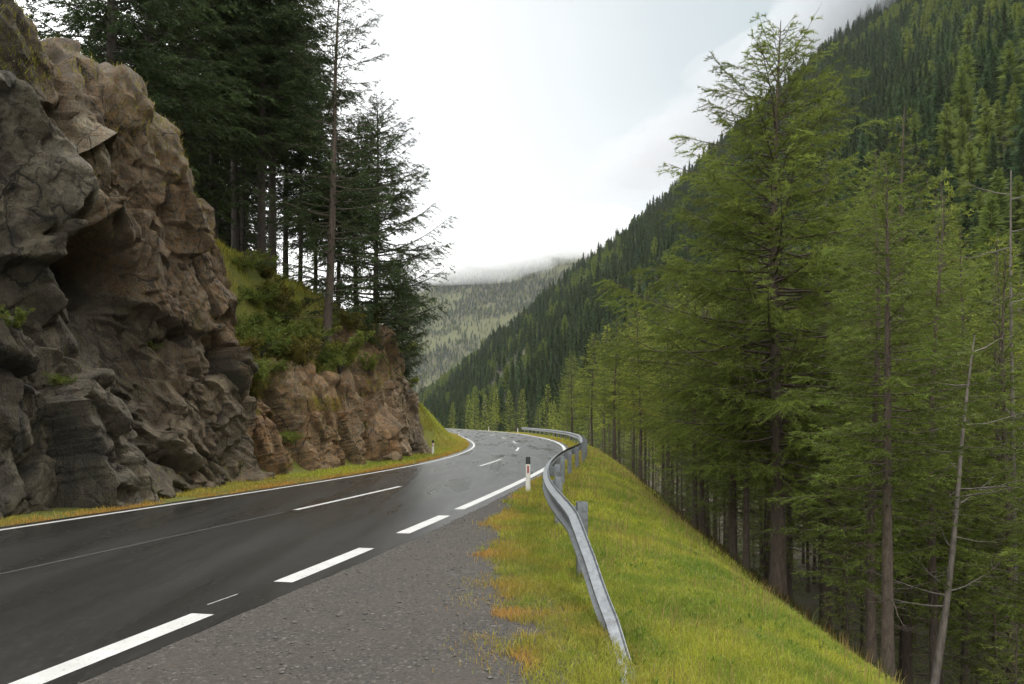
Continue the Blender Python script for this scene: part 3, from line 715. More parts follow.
HERO = conifer('larch_tree', 101, 15.0, 0.17, 0.20, 4.4, 260, 0.085, 0.0125, 0.095, 0.018, dead=22, sides=12, shape=0.64, twl=0.27)
HERO2 = conifer('larch_tree', 102, 15.0, 0.15, 0.18, 3.5, 210, 0.095, 0.015, 0.10, 0.020, dead=22, sides=10, shape=0.75)
LA = [conifer('larch_tree', 110 + k, 15.0, 0.115, cbk, 2.1, 165, 0.105, 0.018, 0.115, 0.025, needle=nd, dead=14, shape=0.72)
      for k, (cbk, nd) in enumerate([(0.22, 'larch'), (0.30, 'larch_y'), (0.16, 'larch'), (0.34, 'larch')])]
LM = [conifer('larch_tree', 130 + k, 15.0, 0.105, cbk, 1.75, 110, 0.18, 0.065, 0.25, 0.06, needle=nd, dead=16, sides=6, wood=False, shape=0.7)
      for k, (cbk, nd) in enumerate([(0.24, 'larch_y'), (0.36, 'larch_y'), (0.20, 'larch')])]
YL = [conifer('larch_tree', 180 + k, 4.0, 0.035, 0.08, 1.25, 70, 0.10, 0.020, 0.085, 0.016, needle='larch', dead=0, sides=5, shape=0.75) for k in range(2)]
SM = [conifer('spruce_tree', 140 + k, 15.0, 0.17, 0.10, 2.0, 110, 0.18, 0.065, 0.26, 0.07, style='spruce', needle='spruce', bark='bark_dark', dead=6, sides=6, wood=False, shape=0.85)
      for k in range(2)]
PN = [conifer('pine_tree', 150 + k, 20.0, 0.19, cbk, 3.7, 240, 0.12, 0.024, 0.16, 0.038, style='spruce', needle='spruce', bark='bark_dark', dead=40, sides=8, shape=0.55)
      for k, cbk in enumerate([0.36, 0.44, 0.30, 0.06])]
LSP = conifer('larch_tree', 171, 20.0, 0.21, 0.24, 3.4, 190, 0.12, 0.022, 0.12, 0.026, needle='spruce', bark='bark', dead=16, lean=0.045, sides=10, shape=0.45, sparse=0.25)
LED = conifer('larch_tree', 172, 13.0, 0.17, 0.13, 4.2, 250, 0.11, 0.020, 0.12, 0.028, needle='spruce', bark='bark_dark', dead=8, sides=8, shape=0.62)

rg = np.random.default_rng(7)
# right: the front rank, placed one by one (column px, distance, top row, prototype, wide, label)
FR = [(778, 20.0, 18, HERO, 1.08, 'tall dominant larch at the forest edge, its bare top against the sky'),
      (905, 23.5, 104, HERO2, 1.02, 'broad bright larch right of the tallest larch, pointed top before the dark hillside'),
      (826, 23.0, 150, LA[0], 1.1, 'larch close behind the tallest larch on its right, trunk half hidden'),
      (733, 25.0, 235, LA[3], 1.1, 'slim larch just left of the tallest larch, rooted on the bank edge'),
      (703, 29.0, 262, LA[1], 1.05, 'yellow-green larch left of the slim larch, crown glowing before the mountain'),
      (965, 20.0, 225, LA[0], 1.1, 'leafy larch behind the leaning bare stem'),
      (1010, 17.5, 250, LA[2], 1.0, 'larch at the right picture edge with dark lower boughs'),
      (668, 36.0, 285, LA[0], 1.05, 'mid-height larch on the bank crest left of the yellow-green larch'),
      (640, 43.0, 305, LA[1], 1.05, 'pale larch among thin trunks near the middle of the bank crest'),
      (615, 50.0, 318, LA[3], 1.05, 'thin-trunked larch above the far slope of the grass bank'),
      (592, 58.0, 332, LA[1], 1.05, 'bright larch directly behind the bend of the guardrail'),
      (572, 66.0, 350, LA[2], 1.05, 'leftmost large larch behind the guardrail bend'),
      (870, 30.0, 150, LA[3], 1.0, 'slender larch between the tallest larch and the broad bright one'),
      (940, 29.0, 165, LA[1], 1.0, 'yellowish larch rising behind the broad bright larch')]
put = []
for k, (px, Y, ty_, pr, wd, lab) in enumerate(FR):
    x = at(px, Y); z = float(terrain(x, Y)); h = EYE + (HZ - ty_) / F * Y - z
    o = plant(pr, x, Y, h, 15.0, rg.uniform(0, 6.28), lab, 'larch', 'larches below the road bank', wd * 15.0 / h * (0.55 + 0.45 * h / 15.0))
    put.append((x, Y))
ENV_X = [400, 440, 480, 520, 560, 600, 650, 690, 760, 840, 905, 960, 1024, 1400]
ENV_Y = [372, 372, 366, 372, 362, 330, 296, 272, 230, 180, 150, 215, 245, 255]
def fill(n, y0, y1, r0, r1, protos, mind, lab, cat, grp, hr, seed, env=0, Hp=15.0):
    rg = np.random.default_rng(seed); c = 0; tries = 0
    while c < n and tries < n * 60:
        tries += 1
        Y = y0 + (y1 - y0) * rg.uniform() ** 1.35
        rr_ = float(EDGE(Y)) + r0 + (r1 - r0) * rg.uniform()
        x = float(XR(Y)) + rr_
        px = CX + x / Y * F
        if px > 1110 or px < 425: continue
        if any((x - a) ** 2 + (Y - b) ** 2 < mind ** 2 for a, b in put): continue
        z = float(terrain(x, Y)); h = rg.uniform(*hr)
        hmax = EYE + (HZ - (np.interp(px, ENV_X, ENV_Y) + env + rg.uniform(-6, 26))) / F * Y - z
        h = min(h, hmax)
        if h < min(5, hr[0]): continue
        pr = protos[rg.integers(len(protos))]
        plant(pr, x, Y, h, Hp, rg.uniform(0, 6.28), lab, cat, grp, Hp / h * (0.5 + 0.5 * h / Hp) if h < Hp else 1.0)
        put.append((x, Y)); c += 1
fill(70, 12, 60, 1.6, 26, LA, 1.5, 'larch crowded in the wood below the bank, behind the front trees', 'larch', 'larches crowded below the road bank', (11, 18), 31)
fill(56, 52, 130, 1.0, 34, LM, 1.8, 'larch in the green belt beyond the guardrail bend', 'larch', 'larches beyond the guardrail bend', (12, 19), 32)
fill(60, 9, 75, 1.0, 20, YL, 1.1, 'small young larch in the shade among the trunks below the bank', 'larch', 'young larches in the understorey', (2.2, 5.0), 35, 60, 4.0)
fill(40, 118, 260, 2.0, 60, LM, 3.5, 'distant larch behind the end of the road', 'larch', 'larches behind the end of the road', (14, 20), 33)
fill(46, 70, 260, 8.0, 90, SM, 3.5, 'dark spruce standing among the distant larches', 'spruce', 'spruces among the distant larches', (14, 22), 34)

# left: trees above the rocks (column px of the base, distance, top row, prototype, tree height of prototype, wide, label)
LT = [(322, 31.0, -40, LSP, 20, 1.0, 'tall leaning larch with a thin see-through crown above the shrubs', 'larch'),
      (376, 38.0, 92, LED, 13, 0.9, 'rightmost conifer above the rocks, boughs reaching over the valley', 'larch'),
      (402, 43.0, 262, LED, 13, 0.55, 'small dark conifer at the outer corner of the rusty outcrop', 'larch'),
      (356, 39.5, 112, PN[1], 20, 1.0, 'dark pine right of the leaning larch', 'pine'),
      (338, 43.0, 128, PN[0], 20, 1.0, 'thin dark pine directly behind the leaning larch stem', 'pine'),
      (315, 44.0, 118, PN[1], 20, 1.0, 'low-topped dark pine just left of the leaning larch stem', 'pine'),
      (300, 40.0, 72, PN[0], 20, 0.9, 'dark pine at the right edge of the solid pine wall, sky above it', 'pine'),
      (286, 42.0, -40, PN[1], 20, 0.9, 'tall dark pine ending the solid pine wall on the right', 'pine'),
      (272, 36.0, -120, PN[0], 20, 1.05, 'dark pine directly left of the leaning larch', 'pine'),
      (262, 33.5, -160, PN[2], 20, 1.05, 'dense dark pine above the gap between the outcrops', 'pine'),
      (236, 38.0, -150, PN[1], 20, 1.1, 'dark pine with a long bare trunk above the yellow shrubs', 'pine'),
      (213, 33.0, -200, PN[0], 20, 1.1, 'dark pine right behind the shoulder of the tall rock face', 'pine'),
      (188, 31.0, -260, PN[3], 20, 1.1, 'dark pine rising behind the crest of the tall rock face', 'pine'),
      (150, 28.0, -300, PN[3], 20, 1.1, 'drooping dark pine over the upper crest of the tall rock face', 'pine'),
      (112, 25.0, -330, PN[3], 20, 1.0, 'drooping dark conifer at the top left above the rock crest', 'pine')]
for (px, Y, ty_, pr, Hp, wd, lab, cat) in LT:
    x = at(px, Y); z = float(terrain(x, Y)); h = EYE + (HZ - ty_) / F * Y - z
    plant(pr, x, Y, h, Hp, rg.uniform(0, 6.28) if pr is not LSP else 0.15, lab, cat, 'conifers above the rocks', wd * Hp / h * (0.4 + 0.6 * h / Hp))
put2 = []; c = 0
while c < 15:
    Y = rg.uniform(33, 62); px = rg.uniform(60, 268)
    x = at(px, Y)
    if float(XL(Y)) - x < 9.5 or any((x - a) ** 2 + (Y - b) ** 2 < 5.0 for a, b in put2): continue
    h = min(rg.uniform(15, 22), EYE + (HZ - rg.uniform(-40, 60) + (0 if px < 330 else -70)) / F * Y - float(terrain(x, Y)))
    plant(PN[rg.integers(3)], x, Y, h, 20, rg.uniform(0, 6.28), 'dark pine deep in the wood above the rocks', 'pine', 'pines deep in the wood above the rocks', 0.95)
    put2.append((x, Y)); c += 1

# bare stems at the right edge
def bare_tree(base, top, r, seed, nb, label, bark='bark_pale'):
    rg = np.random.default_rng(seed); base = np.array(base, float); top = np.array(top, float)
    o = empty('bare_tree', base); tag(o, label, 'bare tree')
    s = np.linspace(-0.06, 1, 16); ax = top - base
    P = s[:, None] * ax + np.stack([0.05 * np.sin(s * 6), 0.05 * np.cos(s * 5), 0 * s], 1)
    m = MB(); m.tube(P, r * (1 - 0.85 * np.clip(s, 0, 1)), 9, jitter=0.1, rng=rg); m.build('trunk', M[bark], o, smooth=True)
    for k in range(nb):
        m = MB()
        t0 = rg.uniform(0.25, 0.97); b = t0 * ax; a = rg.uniform(0, 6.28); L = rg.uniform(0.5, 1.7) * (1.15 - t0 * 0.5)
        q = np.linspace(0, 1, 7)
        p = b + np.stack([np.cos(a) * L * q, np.sin(a) * L * q, L * (rg.uniform(-0.25, 0.25) * q + rg.uniform(0.0, 0.4) * q * q)], 1) + rg.normal(0, 0.012, (7, 3)) * q[:, None]
        m.tube(p, np.linspace(0.017, 0.004, 7), 4)
        for w in range(rg.integers(3, 7)):
            e = p[rg.integers(2, 7)]; a2 = a + rg.normal(0, 0.8); l2 = L * rg.uniform(0.15, 0.4)
            m.tube([e, e + np.array([math.cos(a2) * l2 * .5, math.sin(a2) * l2 * .5, l2 * 0.02]), e + np.array([math.cos(a2) * l2, math.sin(a2) * l2, l2 * rg.uniform(-0.1, 0.4)])], [0.007, 0.005, 0.002], 3)
        m.build('branch', M[bark], o)
x = at(930, 13.5)
bare_tree((x, 13.5, float(terrain(x, 13.5))), (at(976, 13.8), 13.8, EYE + (HZ - 335) / F * 13.8), 0.075, 3, 18, 'thin leaning bare stem with peeling pale bark at the lower right')
bare_tree((at(1012, 18), 18, float(terrain(at(1012, 18), 18))), (at(1012, 18.3), 18.3, EYE + (HZ - 170) / F * 18.3), 0.09, 9, 26, 'grey dead tree with bare upcurved branches at the right picture edge')

# hillside forest: instances of a few light trees on one object
def light_tree(seed, H, R, n, needle, shape):
    rg = np.random.default_rng(seed); m = MB()
    m.tube([(0, 0, -1.5), (0, 0, H * 0.5), (0, 0, H * 0.95)], [0.22, 0.14, 0.02], 4, 1)
    u = rg.uniform(0, 1, n) ** 0.8; z = H * (0.10 + 0.88 * u); a = rg.uniform(0, 2 * PI, n)
    rad = R * (1 - u) ** shape * rg.uniform(0.30, 1.0, n) + 0.05
    rad *= 0.8 + 0.25 * np.sin(u * 34 + a)
    B = np.stack([np.cos(a) * rad * 0.35, np.sin(a) * rad * 0.35, z + 0.1 * rad], 1)
    D = np.stack([np.cos(a), np.sin(a), rg.uniform(-0.55, 0.15, n) + 0.4 * u], 1) + rg.normal(0, 0.2, (n, 3))
    sprays(m, B, D, rad * 0.75 + 0.22, 0.22 + 0.34 * (1 - u), rg, 0, (rg.uniform(0.65, 1.35, (n, 1)) * np.ones(3)))
    sprays(m, np.array([[0, 0, H * .9]]), np.array([[0, 0, 1.]]), H * .12, 0.3, rg, 0, np.ones((1, 3)))
    return m.build('tree_kind', [M[needle], M['bark_dark']], None, col=True, link=False)
PC = bpy.data.collections.new('hillside_tree_kinds')
for args in [(1, 13, 3.0, 1000, 'hillwood', 0.60), (2, 12, 3.0, 940, 'hillwood', 0.50), (3, 13, 3.1, 940, 'larch', 0.48), (4, 15, 2.8, 1000, 'spruce', 0.80)]:
    PC.objects.link(light_tree(*args))

def scatter(name, P, scale, rz, idx, label, cat):
    me = bpy.data.meshes.new(name); me.vertices.add(len(P)); me.vertices.foreach_set('co', np.asarray(P, np.float32).ravel())
    for k, v, tp in (('size', scale, 'FLOAT'), ('turn', rz, 'FLOAT'), ('kind_index', idx, 'INT')):
        at_ = me.attributes.new(k, tp, 'POINT'); at_.data.foreach_set('value', np.asarray(v, np.float32 if tp == 'FLOAT' else np.int32))
    o = bpy.data.objects.new(name, me); COL.objects.link(o)
    ng = bpy.data.node_groups.new(name, 'GeometryNodeTree')
    ng.interface.new_socket('Geometry', in_out='INPUT', socket_type='NodeSocketGeometry'); ng.interface.new_socket('Geometry', in_out='OUTPUT', socket_type='NodeSocketGeometry')
    N = ng.nodes.new; Lk = ng.links.new
    gi, go = N('NodeGroupInput'), N('NodeGroupOutput'); ip = N('GeometryNodeInstanceOnPoints'); ci = N('GeometryNodeCollectionInfo')
    ci.inputs['Collection'].default_value = PC; ci.inputs['Separate Children'].default_value = True; ci.inputs['Reset Children'].default_value = True
    ip.inputs['Pick Instance'].default_value = True
    def na(nm, dt):
        a = N('GeometryNodeInputNamedAttribute'); a.data_type = dt; a.inputs['Name'].default_value = nm; return a.outputs['Attribute']
    cv = N('ShaderNodeCombineXYZ'); Lk(na('turn', 'FLOAT'), cv.inputs['Z']); e2 = N('FunctionNodeEulerToRotation'); Lk(cv.outputs[0], e2.inputs[0])
    Lk(gi.outputs[0], ip.inputs['Points']); Lk(ci.outputs[0], ip.inputs['Instance']); Lk(na('kind_index', 'INT'), ip.inputs['Instance Index'])
    Lk(e2.outputs[0], ip.inputs['Rotation']); Lk(na('size', 'FLOAT'), ip.inputs['Scale']); Lk(ip.outputs[0], go.inputs[0])
    md = o.modifiers.new('trees', 'NODES'); md.node_group = ng
    return tag(o, label, cat, kind='stuff')
rg = np.random.default_rng(77)
n = 120000
Y = rg.uniform(20, 1560, n); rr_ = 34 + 520 * rg.uniform(0, 1, n) ** 0.85
X = XR(Y) + rr_; px = CX + X / np.maximum(Y, 1) * F
ok = (px > 380) & (px < 1250) & (rr_ > np.interp(Y, [20, 60, 130, 200, 260], [34, 36, 42, 60, 40]))
d_ = n2(X, Y, 45, 3, 61); ok &= (d_ > -0.5)
ok &= ~((sstep(0.34, 0.5, n2(X, Y, 70, 3, 55)) > 0.5) & (rr_ > 120) & (rg.uniform(0, 1, n) < 0.35))
X, Y = X[ok], Y[ok]
# thin to a natural spacing
cell = {}; keep = []
for i_, (a, b) in enumerate(zip(X, Y)):
    kx = (int(a / 4.2), int(b / 4.2))
    if kx in cell: continue
    cell[kx] = 1; keep.append(i_)
X, Y = X[keep], Y[keep]; Z = terrain(X, Y) - 0.3
print('hillside trees', len(X))
pat = n2(X, Y, 60, 3, 62) + rg.normal(0, 0.25, len(X))
idx = np.where(pat > 0.32, 2, np.where(pat > 0.05, 1, np.where(pat > -0.2, 0, 3)))
scatter('hillside_forest', np.stack([X, Y, Z], 1), np.exp(rg.normal(-0.22, 0.30, len(X))).clip(0.4, 1.35) * np.interp(Y, [150, 450, 1000], [1.10, 1.0, 0.78]), rg.uniform(0, 6.28, len(X)), idx, 'dense conifer forest covering the steep mountainside on the right', 'forest')
n = 26000
X = rg.uniform(-1000, 420, n); Y = rg.uniform(1695, 2320, n)
ok = meadow(X, Y) < rg.uniform(0.10, 1.25, n); px = CX + X / Y * F; ok &= (px > 200) & (px < 700)
X, Y = X[ok], Y[ok]
scatter('far_forest', np.stack([X, Y, far_z(X, Y) - 0.5], 1), rg.uniform(0.6, 1.1, len(X)), rg.uniform(0, 6.28, len(X)), rg.integers(0, 4, len(X)) % 4, 'hazy conifer bands between pale meadows on the far hillside', 'forest')

# ------------------------------------------------------------------ shrubs on the left slope
def shrub(seed, r, h, n, leaf, spread=1.0):
    rg = np.random.default_rng(seed); root = bpy.data.objects.new('shrub', None); root.empty_display_size = 0.2
    st = MB(); lf = MB()
    for k in range(12):
        a = rg.uniform(0, 6.28); l = rg.uniform(0.5, 1.0); s = np.linspace(0, 1, 6)
        P = np.stack([np.cos(a) * r * l * s ** 1.2, np.sin(a) * r * l * s ** 1.2, -0.1 + h * l * s * (1.15 - 0.3 * s)], 1) + rg.normal(0, 0.02, (6, 3)) * s[:, None]
        st.tube(P, np.linspace(0.014, 0.004, 6), 4)
        for q in range(6):
            t0 = rg.uniform(0.25, 1.0); b = np.array([np.interp(t0, s, P[:, j]) for j in range(3)]); m_ = n // 72
            tw = rg.normal(0, 1, 3); tw /= np.linalg.norm(tw); tl = rg.uniform(0.15, 0.42) * r
            B = b + tw * (rg.uniform(0, 1, (m_, 1)) * tl) + rg.normal(0, 0.05 * r, (m_, 3))
            D = rg.normal(0, 1, (m_, 3)) + tw * 0.8 + np.array([0, 0, -0.2])
            cl = rg.uniform(0.7, 1.3); yel = rg.uniform(0, 0.5) ** 2
            c = cl * rg.uniform(0.75, 1.25, (m_, 1)) * np.array([1 + yel, 1, 1 - yel])
            sprays(lf, B, D, 0.085 * rg.uniform(0.6, 1.3, m_), 0.040, rg, 0, c)
    st.build('stem', M['bark_dark'], root, link=False); lf.build('foliage', [M[leaf]], root, col=True, link=False)
    return root
SH_ = [shrub(1, 0.9, 1.1, 2600, 'leaf'), shrub(2, 1.1, 1.0, 3000, 'larch'), shrub(3, 0.8, 1.6, 2600, 'leaf'), shrub(4, 0.9, 1.7, 3600, 'larch')]
SB = [(262, 27.0, 1.3, 1, 'large yellow-green shrub above the gap between the outcrops'),
      (236, 25.6, 1.1, 0, 'yellow-green shrub tucked behind the shoulder of the tall rock face'),
      (284, 28.6, 1.2, 0, 'spreading olive shrub on the slope below the leaning larch'),
      (303, 27.3, 1.0, 2, 'upright yellowish shrub on the rusty outcrop crest'),
      (340, 31.0, 1.25, 3, 'dark green bush hanging down the middle of the rusty outcrop'),
      (318, 30.0, 0.9, 1, 'golden low shrub above the dark green bush'),
      (355, 34.0, 1.0, 0, 'olive shrub right of the dark green bush'),
      (372, 37.5, 0.9, 2, 'small shrub beneath the rightmost conifer'),
      (250, 24.6, 0.8, 1, 'low shrub at the head of the grassy gully'),
      (240, 24.0, 0.6, 0, 'small shrub beside the lower corner of the tall rock face'),
      (400, 41.5, 0.7, 1, 'tuft-like shrub on the crest near the outcrop corner'),
      (276, 30.5, 1.2, 2, 'tall leafy shrub at the feet of the dark pines')]
_rv = np.concatenate([RV1.reshape(-1, 3), RV2.reshape(-1, 3)])
_rk = {}
for q in _rv[::2]:
    k_ = (int(q[0] * 3), int(q[1] * 3))
    if q[2] > _rk.get(k_, -9): _rk[k_] = q[2]
def surf(x, y): return max(float(terrain(x, y)), _rk.get((int(x * 3), int(y * 3)), -9))
rg = np.random.default_rng(5)
for px, Y, s, k, lab in SB:
    x = at(px, Y); o = copy_tree(SH_[k]); o.location = (x, Y, surf(x, Y) - 0.08); s *= 1.15; o.scale = (s, s, s * rg.uniform(0.85, 1.1)); o.rotation_euler = (0, 0, rg.uniform(0, 6.28))
    tag(o, lab, 'shrub', 'shrubs on the rocky slope')
c = 0
while c < 84:
    gully = c < 44
    Y = rg.uniform(24.2, 32) if gully else rg.uniform(23.6, 44); l = rg.uniform(3.6, 9.0) if gully else rg.uniform(2.4, 9.5); x = float(XL(Y)) - l; px = CX + x / Y * F
    if px < 222 or px > (330 if gully else 415): continue
    s = rg.uniform(0.5, 1.05) if gully else rg.uniform(0.35, 0.75) * (1.0 if Y < 36 else 0.7)
    o = copy_tree(SH_[[0, 1, 2, 0, 1, 3][rg.integers(6)]]); o.location = (x, Y, surf(x, Y) - 0.08); o.scale = (s, s, s * rg.uniform(0.7, 1.05)); o.rotation_euler = (0, 0, rg.uniform(0, 6.28))
    tag(o, 'low shrub in the yellow-green thicket on the slope above the rusty outcrop', 'shrub', 'thicket above the rusty outcrop'); c += 1
# the plant on the ledge of the tall face and one hanging over its crest
def on_rock(RV, y, z): 
    d = (RV[..., 1] - y) ** 2 + (RV[..., 2] - z) ** 2; i_ = np.unravel_index(np.argmin(d), d.shape); return RV[i_]
for (y, z, s, k, lab) in [(14.6, 2.95, 0.55, 0, 'weedy green plant on the diagonal ledge of the tall rock face'), (15.9, 2.45, 0.4, 1, 'small yellowed plant lower on the ledge of the tall rock face'),
                          (13.9, 3.3, 0.4, 3, 'dark little plant at the left end of the ledge'), (19.8, 3.5, 0.35, 1, 'moss-green tuft under the brow of the tall rock face')]:
    q = on_rock(RV1, y, z); o = copy_tree(SH_[k]); o.location = (q[0] - 0.05, q[1], q[2] - 0.05); o.scale = (s, s, s * 0.8); tag(o, lab, 'plant', 'plants on the rock ledge')

# ------------------------------------------------------------------ grass
def blades(name, X, Y, Z, hgt, wid, C, seed, label, lean=0.9):
    rg = np.random.default_rng(seed); n = len(X)
    a = rg.uniform(0, 6.28, n); l = np.abs(rg.normal(0, lean, n)) * hgt
    b = rg.uniform(0, 6.28, n)
    B = np.stack([X, Y, Z], 1); S = np.stack([np.cos(b), np.sin(b), 0 * b], 1) * (wid / 2)[:, None]
    M1 = B + np.stack([np.cos(a) * l * 0.35, np.sin(a) * l * 0.35, hgt * 0.6], 1)
    T = B + np.stack([np.cos(a) * l, np.sin(a) * l, hgt * (1 - 0.12 * (l / hgt) ** 2).clip(0.25)], 1)
    V = np.stack([B - S, B + S, M1 - S * 0.7, M1 + S * 0.7, T], 1).reshape(-1, 3)
    k = np.arange(n)[:, None] * 5
    Fq = k + np.array([[0, 1, 3, 2]]); F3 = k + np.array([[2, 3, 4]])
    o = mesh_np(name, V, [F3, Fq], M['blade'], attrs={'tint': np.repeat(C, 5, 0)})
    return tag(o, label, 'grass', kind='stuff')
def grass_col(x, y, orange, rg, seed):
    n = len(x); f = n2(x, y, 0.9, 3, seed) + rg.normal(0, 0.16, n); g = n2(x, y, 2.6, 2, seed + 3)
    green = np.array([0.17, 0.24, 0.030]); yel = np.array([0.38, 0.385, 0.045]); org = np.array([0.44, 0.25, 0.060]); straw = np.array([0.40, 0.32, 0.11])
    t = np.clip(0.50 + 0.9 * f + 0.35 * g + 0.5 * n2(x, y, 0.28, 2, seed + 5), 0, 1)[:, None]
    c = green * (1 - t) + yel * t
    o = np.clip(orange, 0, 1)[:, None]
    c = c * (1 - o) + org * o
    s = (rg.uniform(0, 1, n) < 0.07)[:, None]
    c = np.where(s, straw, c)
    return c * rg.uniform(0.75, 1.45, (n, 1))
rg = np.random.default_rng(9)
PX, PY, PH, PW = [], [], [], []
for (y0, y1, dn, h0, w0) in [(3.8, 7, 5200, 0.065, 0.0048), (7, 10, 3400, 0.066, 0.0062), (10, 15, 1800, 0.065, 0.009), (15, 25, 900, 0.075, 0.014), (25, 50, 330, 0.09, 0.026), (50, 110, 110, 0.12, 0.05)]:
    w = 9.0; n = int((y1 - y0) * w * dn)
    y = rg.uniform(y0, y1, n); x = XR(y) + rg.uniform(0.3, 0.3 + w, n)
    rr_ = x - XR(y)
    lim = EDGE(y) + 1.5
    px = CX + x / y * F
    keep = (rr_ < lim) & (px < 1060) & (px > 430)
    inside = np.where(y < 24, x - SH(y), rr_ - 0.4)
    nzz = n2(x, y, 0.5, 3, 41) * 0.45
    keep &= (inside + nzz + rg.normal(0, 0.06, n) > 0.0)
    x, y, inside = x[keep], y[keep], inside[keep]
    PX.append(x); PY.append(y); PH.append(h0 * rg.uniform(0.5, 1.5, len(x)) * (1 + 0.5 * n2(x, y, 0.6, 2, 43))); PW.append(w0 * rg.uniform(0.7, 1.3, len(x)))
PX, PY, PH, PW = map(np.concatenate, (PX, PY, PH, PW))
ins = np.where(PY < 24, PX - SH(PY), PX - XR(PY) - 0.4)
orange = np.exp(-np.maximum(ins, 0) / 0.42) * 1.15 + 0.8 * sstep(0.12, 0.45, n2(PX, PY, 0.7, 3, 47)) * np.exp(-np.maximum(ins, 0) / 1.1) + 0.22 * sstep(0.3, 0.5, n2(PX, PY, 1.0, 3, 48))
orange *= 0.10 + 0.52 * sstep(-0.25, 0.25, n2(PX, PY, 0.5, 3, 49))
# clumps that creep out on the gravel
cx, cy = [], []
for (px, py, r, n) in [(492, 580, 0.16, 260), (502, 545, 0.14, 180), (486, 640, 0.12, 160), (505, 530, 0.2, 260), (500, 600, 0.22, 360), (478, 585, 0.1, 90), (510, 655, 0.22, 300), (498, 560, 0.18, 260)]:
    Yc = EYE * F / (py - HZ); cx.append(at(px, Yc) + rg.normal(0, r, n)); cy.append(Yc + rg.normal(0, r * 1.2, n))
cx, cy = np.concatenate(cx), np.concatenate(cy)
print('grass blades', len(PX))
C = grass_col(PX, PY, orange, rg, 51); C2 = grass_col(cx, cy, np.full(len(cx), 0.55) + rg.normal(0, 0.4, len(cx)), rg, 53)
GXa, GYa = np.concatenate([PX, cx]), np.concatenate([PY, cy])
blades('grass', GXa, GYa, np.maximum(terrain(GXa, GYa) - 0.004, np.where((GYa < 24) & (GXa < SH(GYa) + 0.75), -0.007, -9)), np.concatenate([np.maximum(PH, 0.015), rg.uniform(0.02, 0.06, len(cx))]), np.concatenate([PW, np.full(len(cx), 0.005)]), np.concatenate([C, C2]), 1, 'short yellow-green grass on the bank, orange beside the gravel')
n = 9000; y = 4.5 + 40 * rg.uniform(0, 1, n) ** 1.7; x = XR(y) + 0.8 + rg.uniform(0, 1, n) * EDGE(y); ins = np.where(y < 24, x - SH(y), x - XR(y) - 0.5)
keep = (ins > 0.25) & (n2(x, y, 0.9, 3, 141) > -0.02); x, y = x[keep], y[keep]
blades('grass_stalks', x, y, terrain(x, y), rg.uniform(0.10, 0.30, len(x)), 0.0028 + 0.0006 * y, np.array([0.40, 0.30, 0.11]) * rg.uniform(0.5, 1.2, (len(x), 1)), 11, 'thin dry stalks standing out of the bank grass', 0.35)
n = 2600; y = 4.5 + 18 * rg.uniform(0, 1, n) ** 1.5; x = XR(y) + 0.9 + rg.uniform(0, 1, n) * EDGE(y); keep = (np.where(y < 24, x - SH(y), 1) > 0.1) & (n2(x, y, 0.5, 3, 143) > 0.08); x, y = x[keep], y[keep]
q = np.repeat(np.arange(len(x)), 7)
blades('weeds', x[q] + rg.normal(0, .02, len(q)), y[q] + rg.normal(0, .02, len(q)), terrain(x, y)[q], rg.uniform(0.035, 0.085, len(q)), rg.uniform(0.014, 0.026, len(q)), np.array([0.13, 0.22, 0.03]) * rg.uniform(0.6, 1.3, (len(q), 1)), 12, 'small broad-leaved weeds scattered in the bank grass', 1.3)
# left verge and the grass bank in the bend, plus the slope above the rocks
y = np.concatenate([rg.uniform(8, 30, 26000), rg.uniform(30, 50, 12000), rg.uniform(44, 110, 60000)])
l = np.concatenate([0.40 + rg.uniform(0, 1, 38000) ** 1.4 * 1.9, 0.35 + rg.uniform(0, 1, 60000) * 9])
x = XL(y) - l; px = CX + x / y * F; keep = (px > -30) & ((n2(x, y, 0.7, 3, 66) + rg.normal(0, 0.15, len(x)) > -0.18 + 0.25 * (y < 19)) | (y > 44))
x, y, l = x[keep], y[keep], l[keep]
org = np.where(y < 44, np.exp(-np.maximum(l - 0.45, 0) / 0.30) * (1.15 + 0.7 * n2(x, y, 1.5, 3, 67)) + 0.35 * (y < 24), np.exp(-l / 0.9) * 0.8 + 0.25 * sstep(0.1, 0.4, n2(x, y, 2, 3, 68)))
blades('verge_grass', x, y, terrain(x, y) - 0.01, (0.035 + 0.0016 * y) * rg.uniform(0.4, 1.8, len(x)), 0.006 + 0.0005 * y, grass_col(x, y, org, rg, 69), 2, 'orange-tinged grass at the foot of the rocks and on the bank in the bend')
y = rg.uniform(21.5, 50, 90000); l = rg.uniform(2.0, 11.5, len(y)); x = XL(y) - l
z = terrain(x, y); keep = (z > 1.0) & (n2(x, y, 1.2, 3, 71) > -0.32); x, y, z, l = x[keep], y[keep], z[keep], l[keep]
c = grass_col(x, y, 0.25 + 0.45 * n2(x, y, 1.6, 3, 72), rg, 73) * 0.80
blades('slope_grass', x, y, z - 0.02, rg.uniform(0.10, 0.34, len(x)), rg.uniform(0.012, 0.030, len(x)), c, 3, 'rank olive and yellow herbs over the slope above the rocks', 0.7)
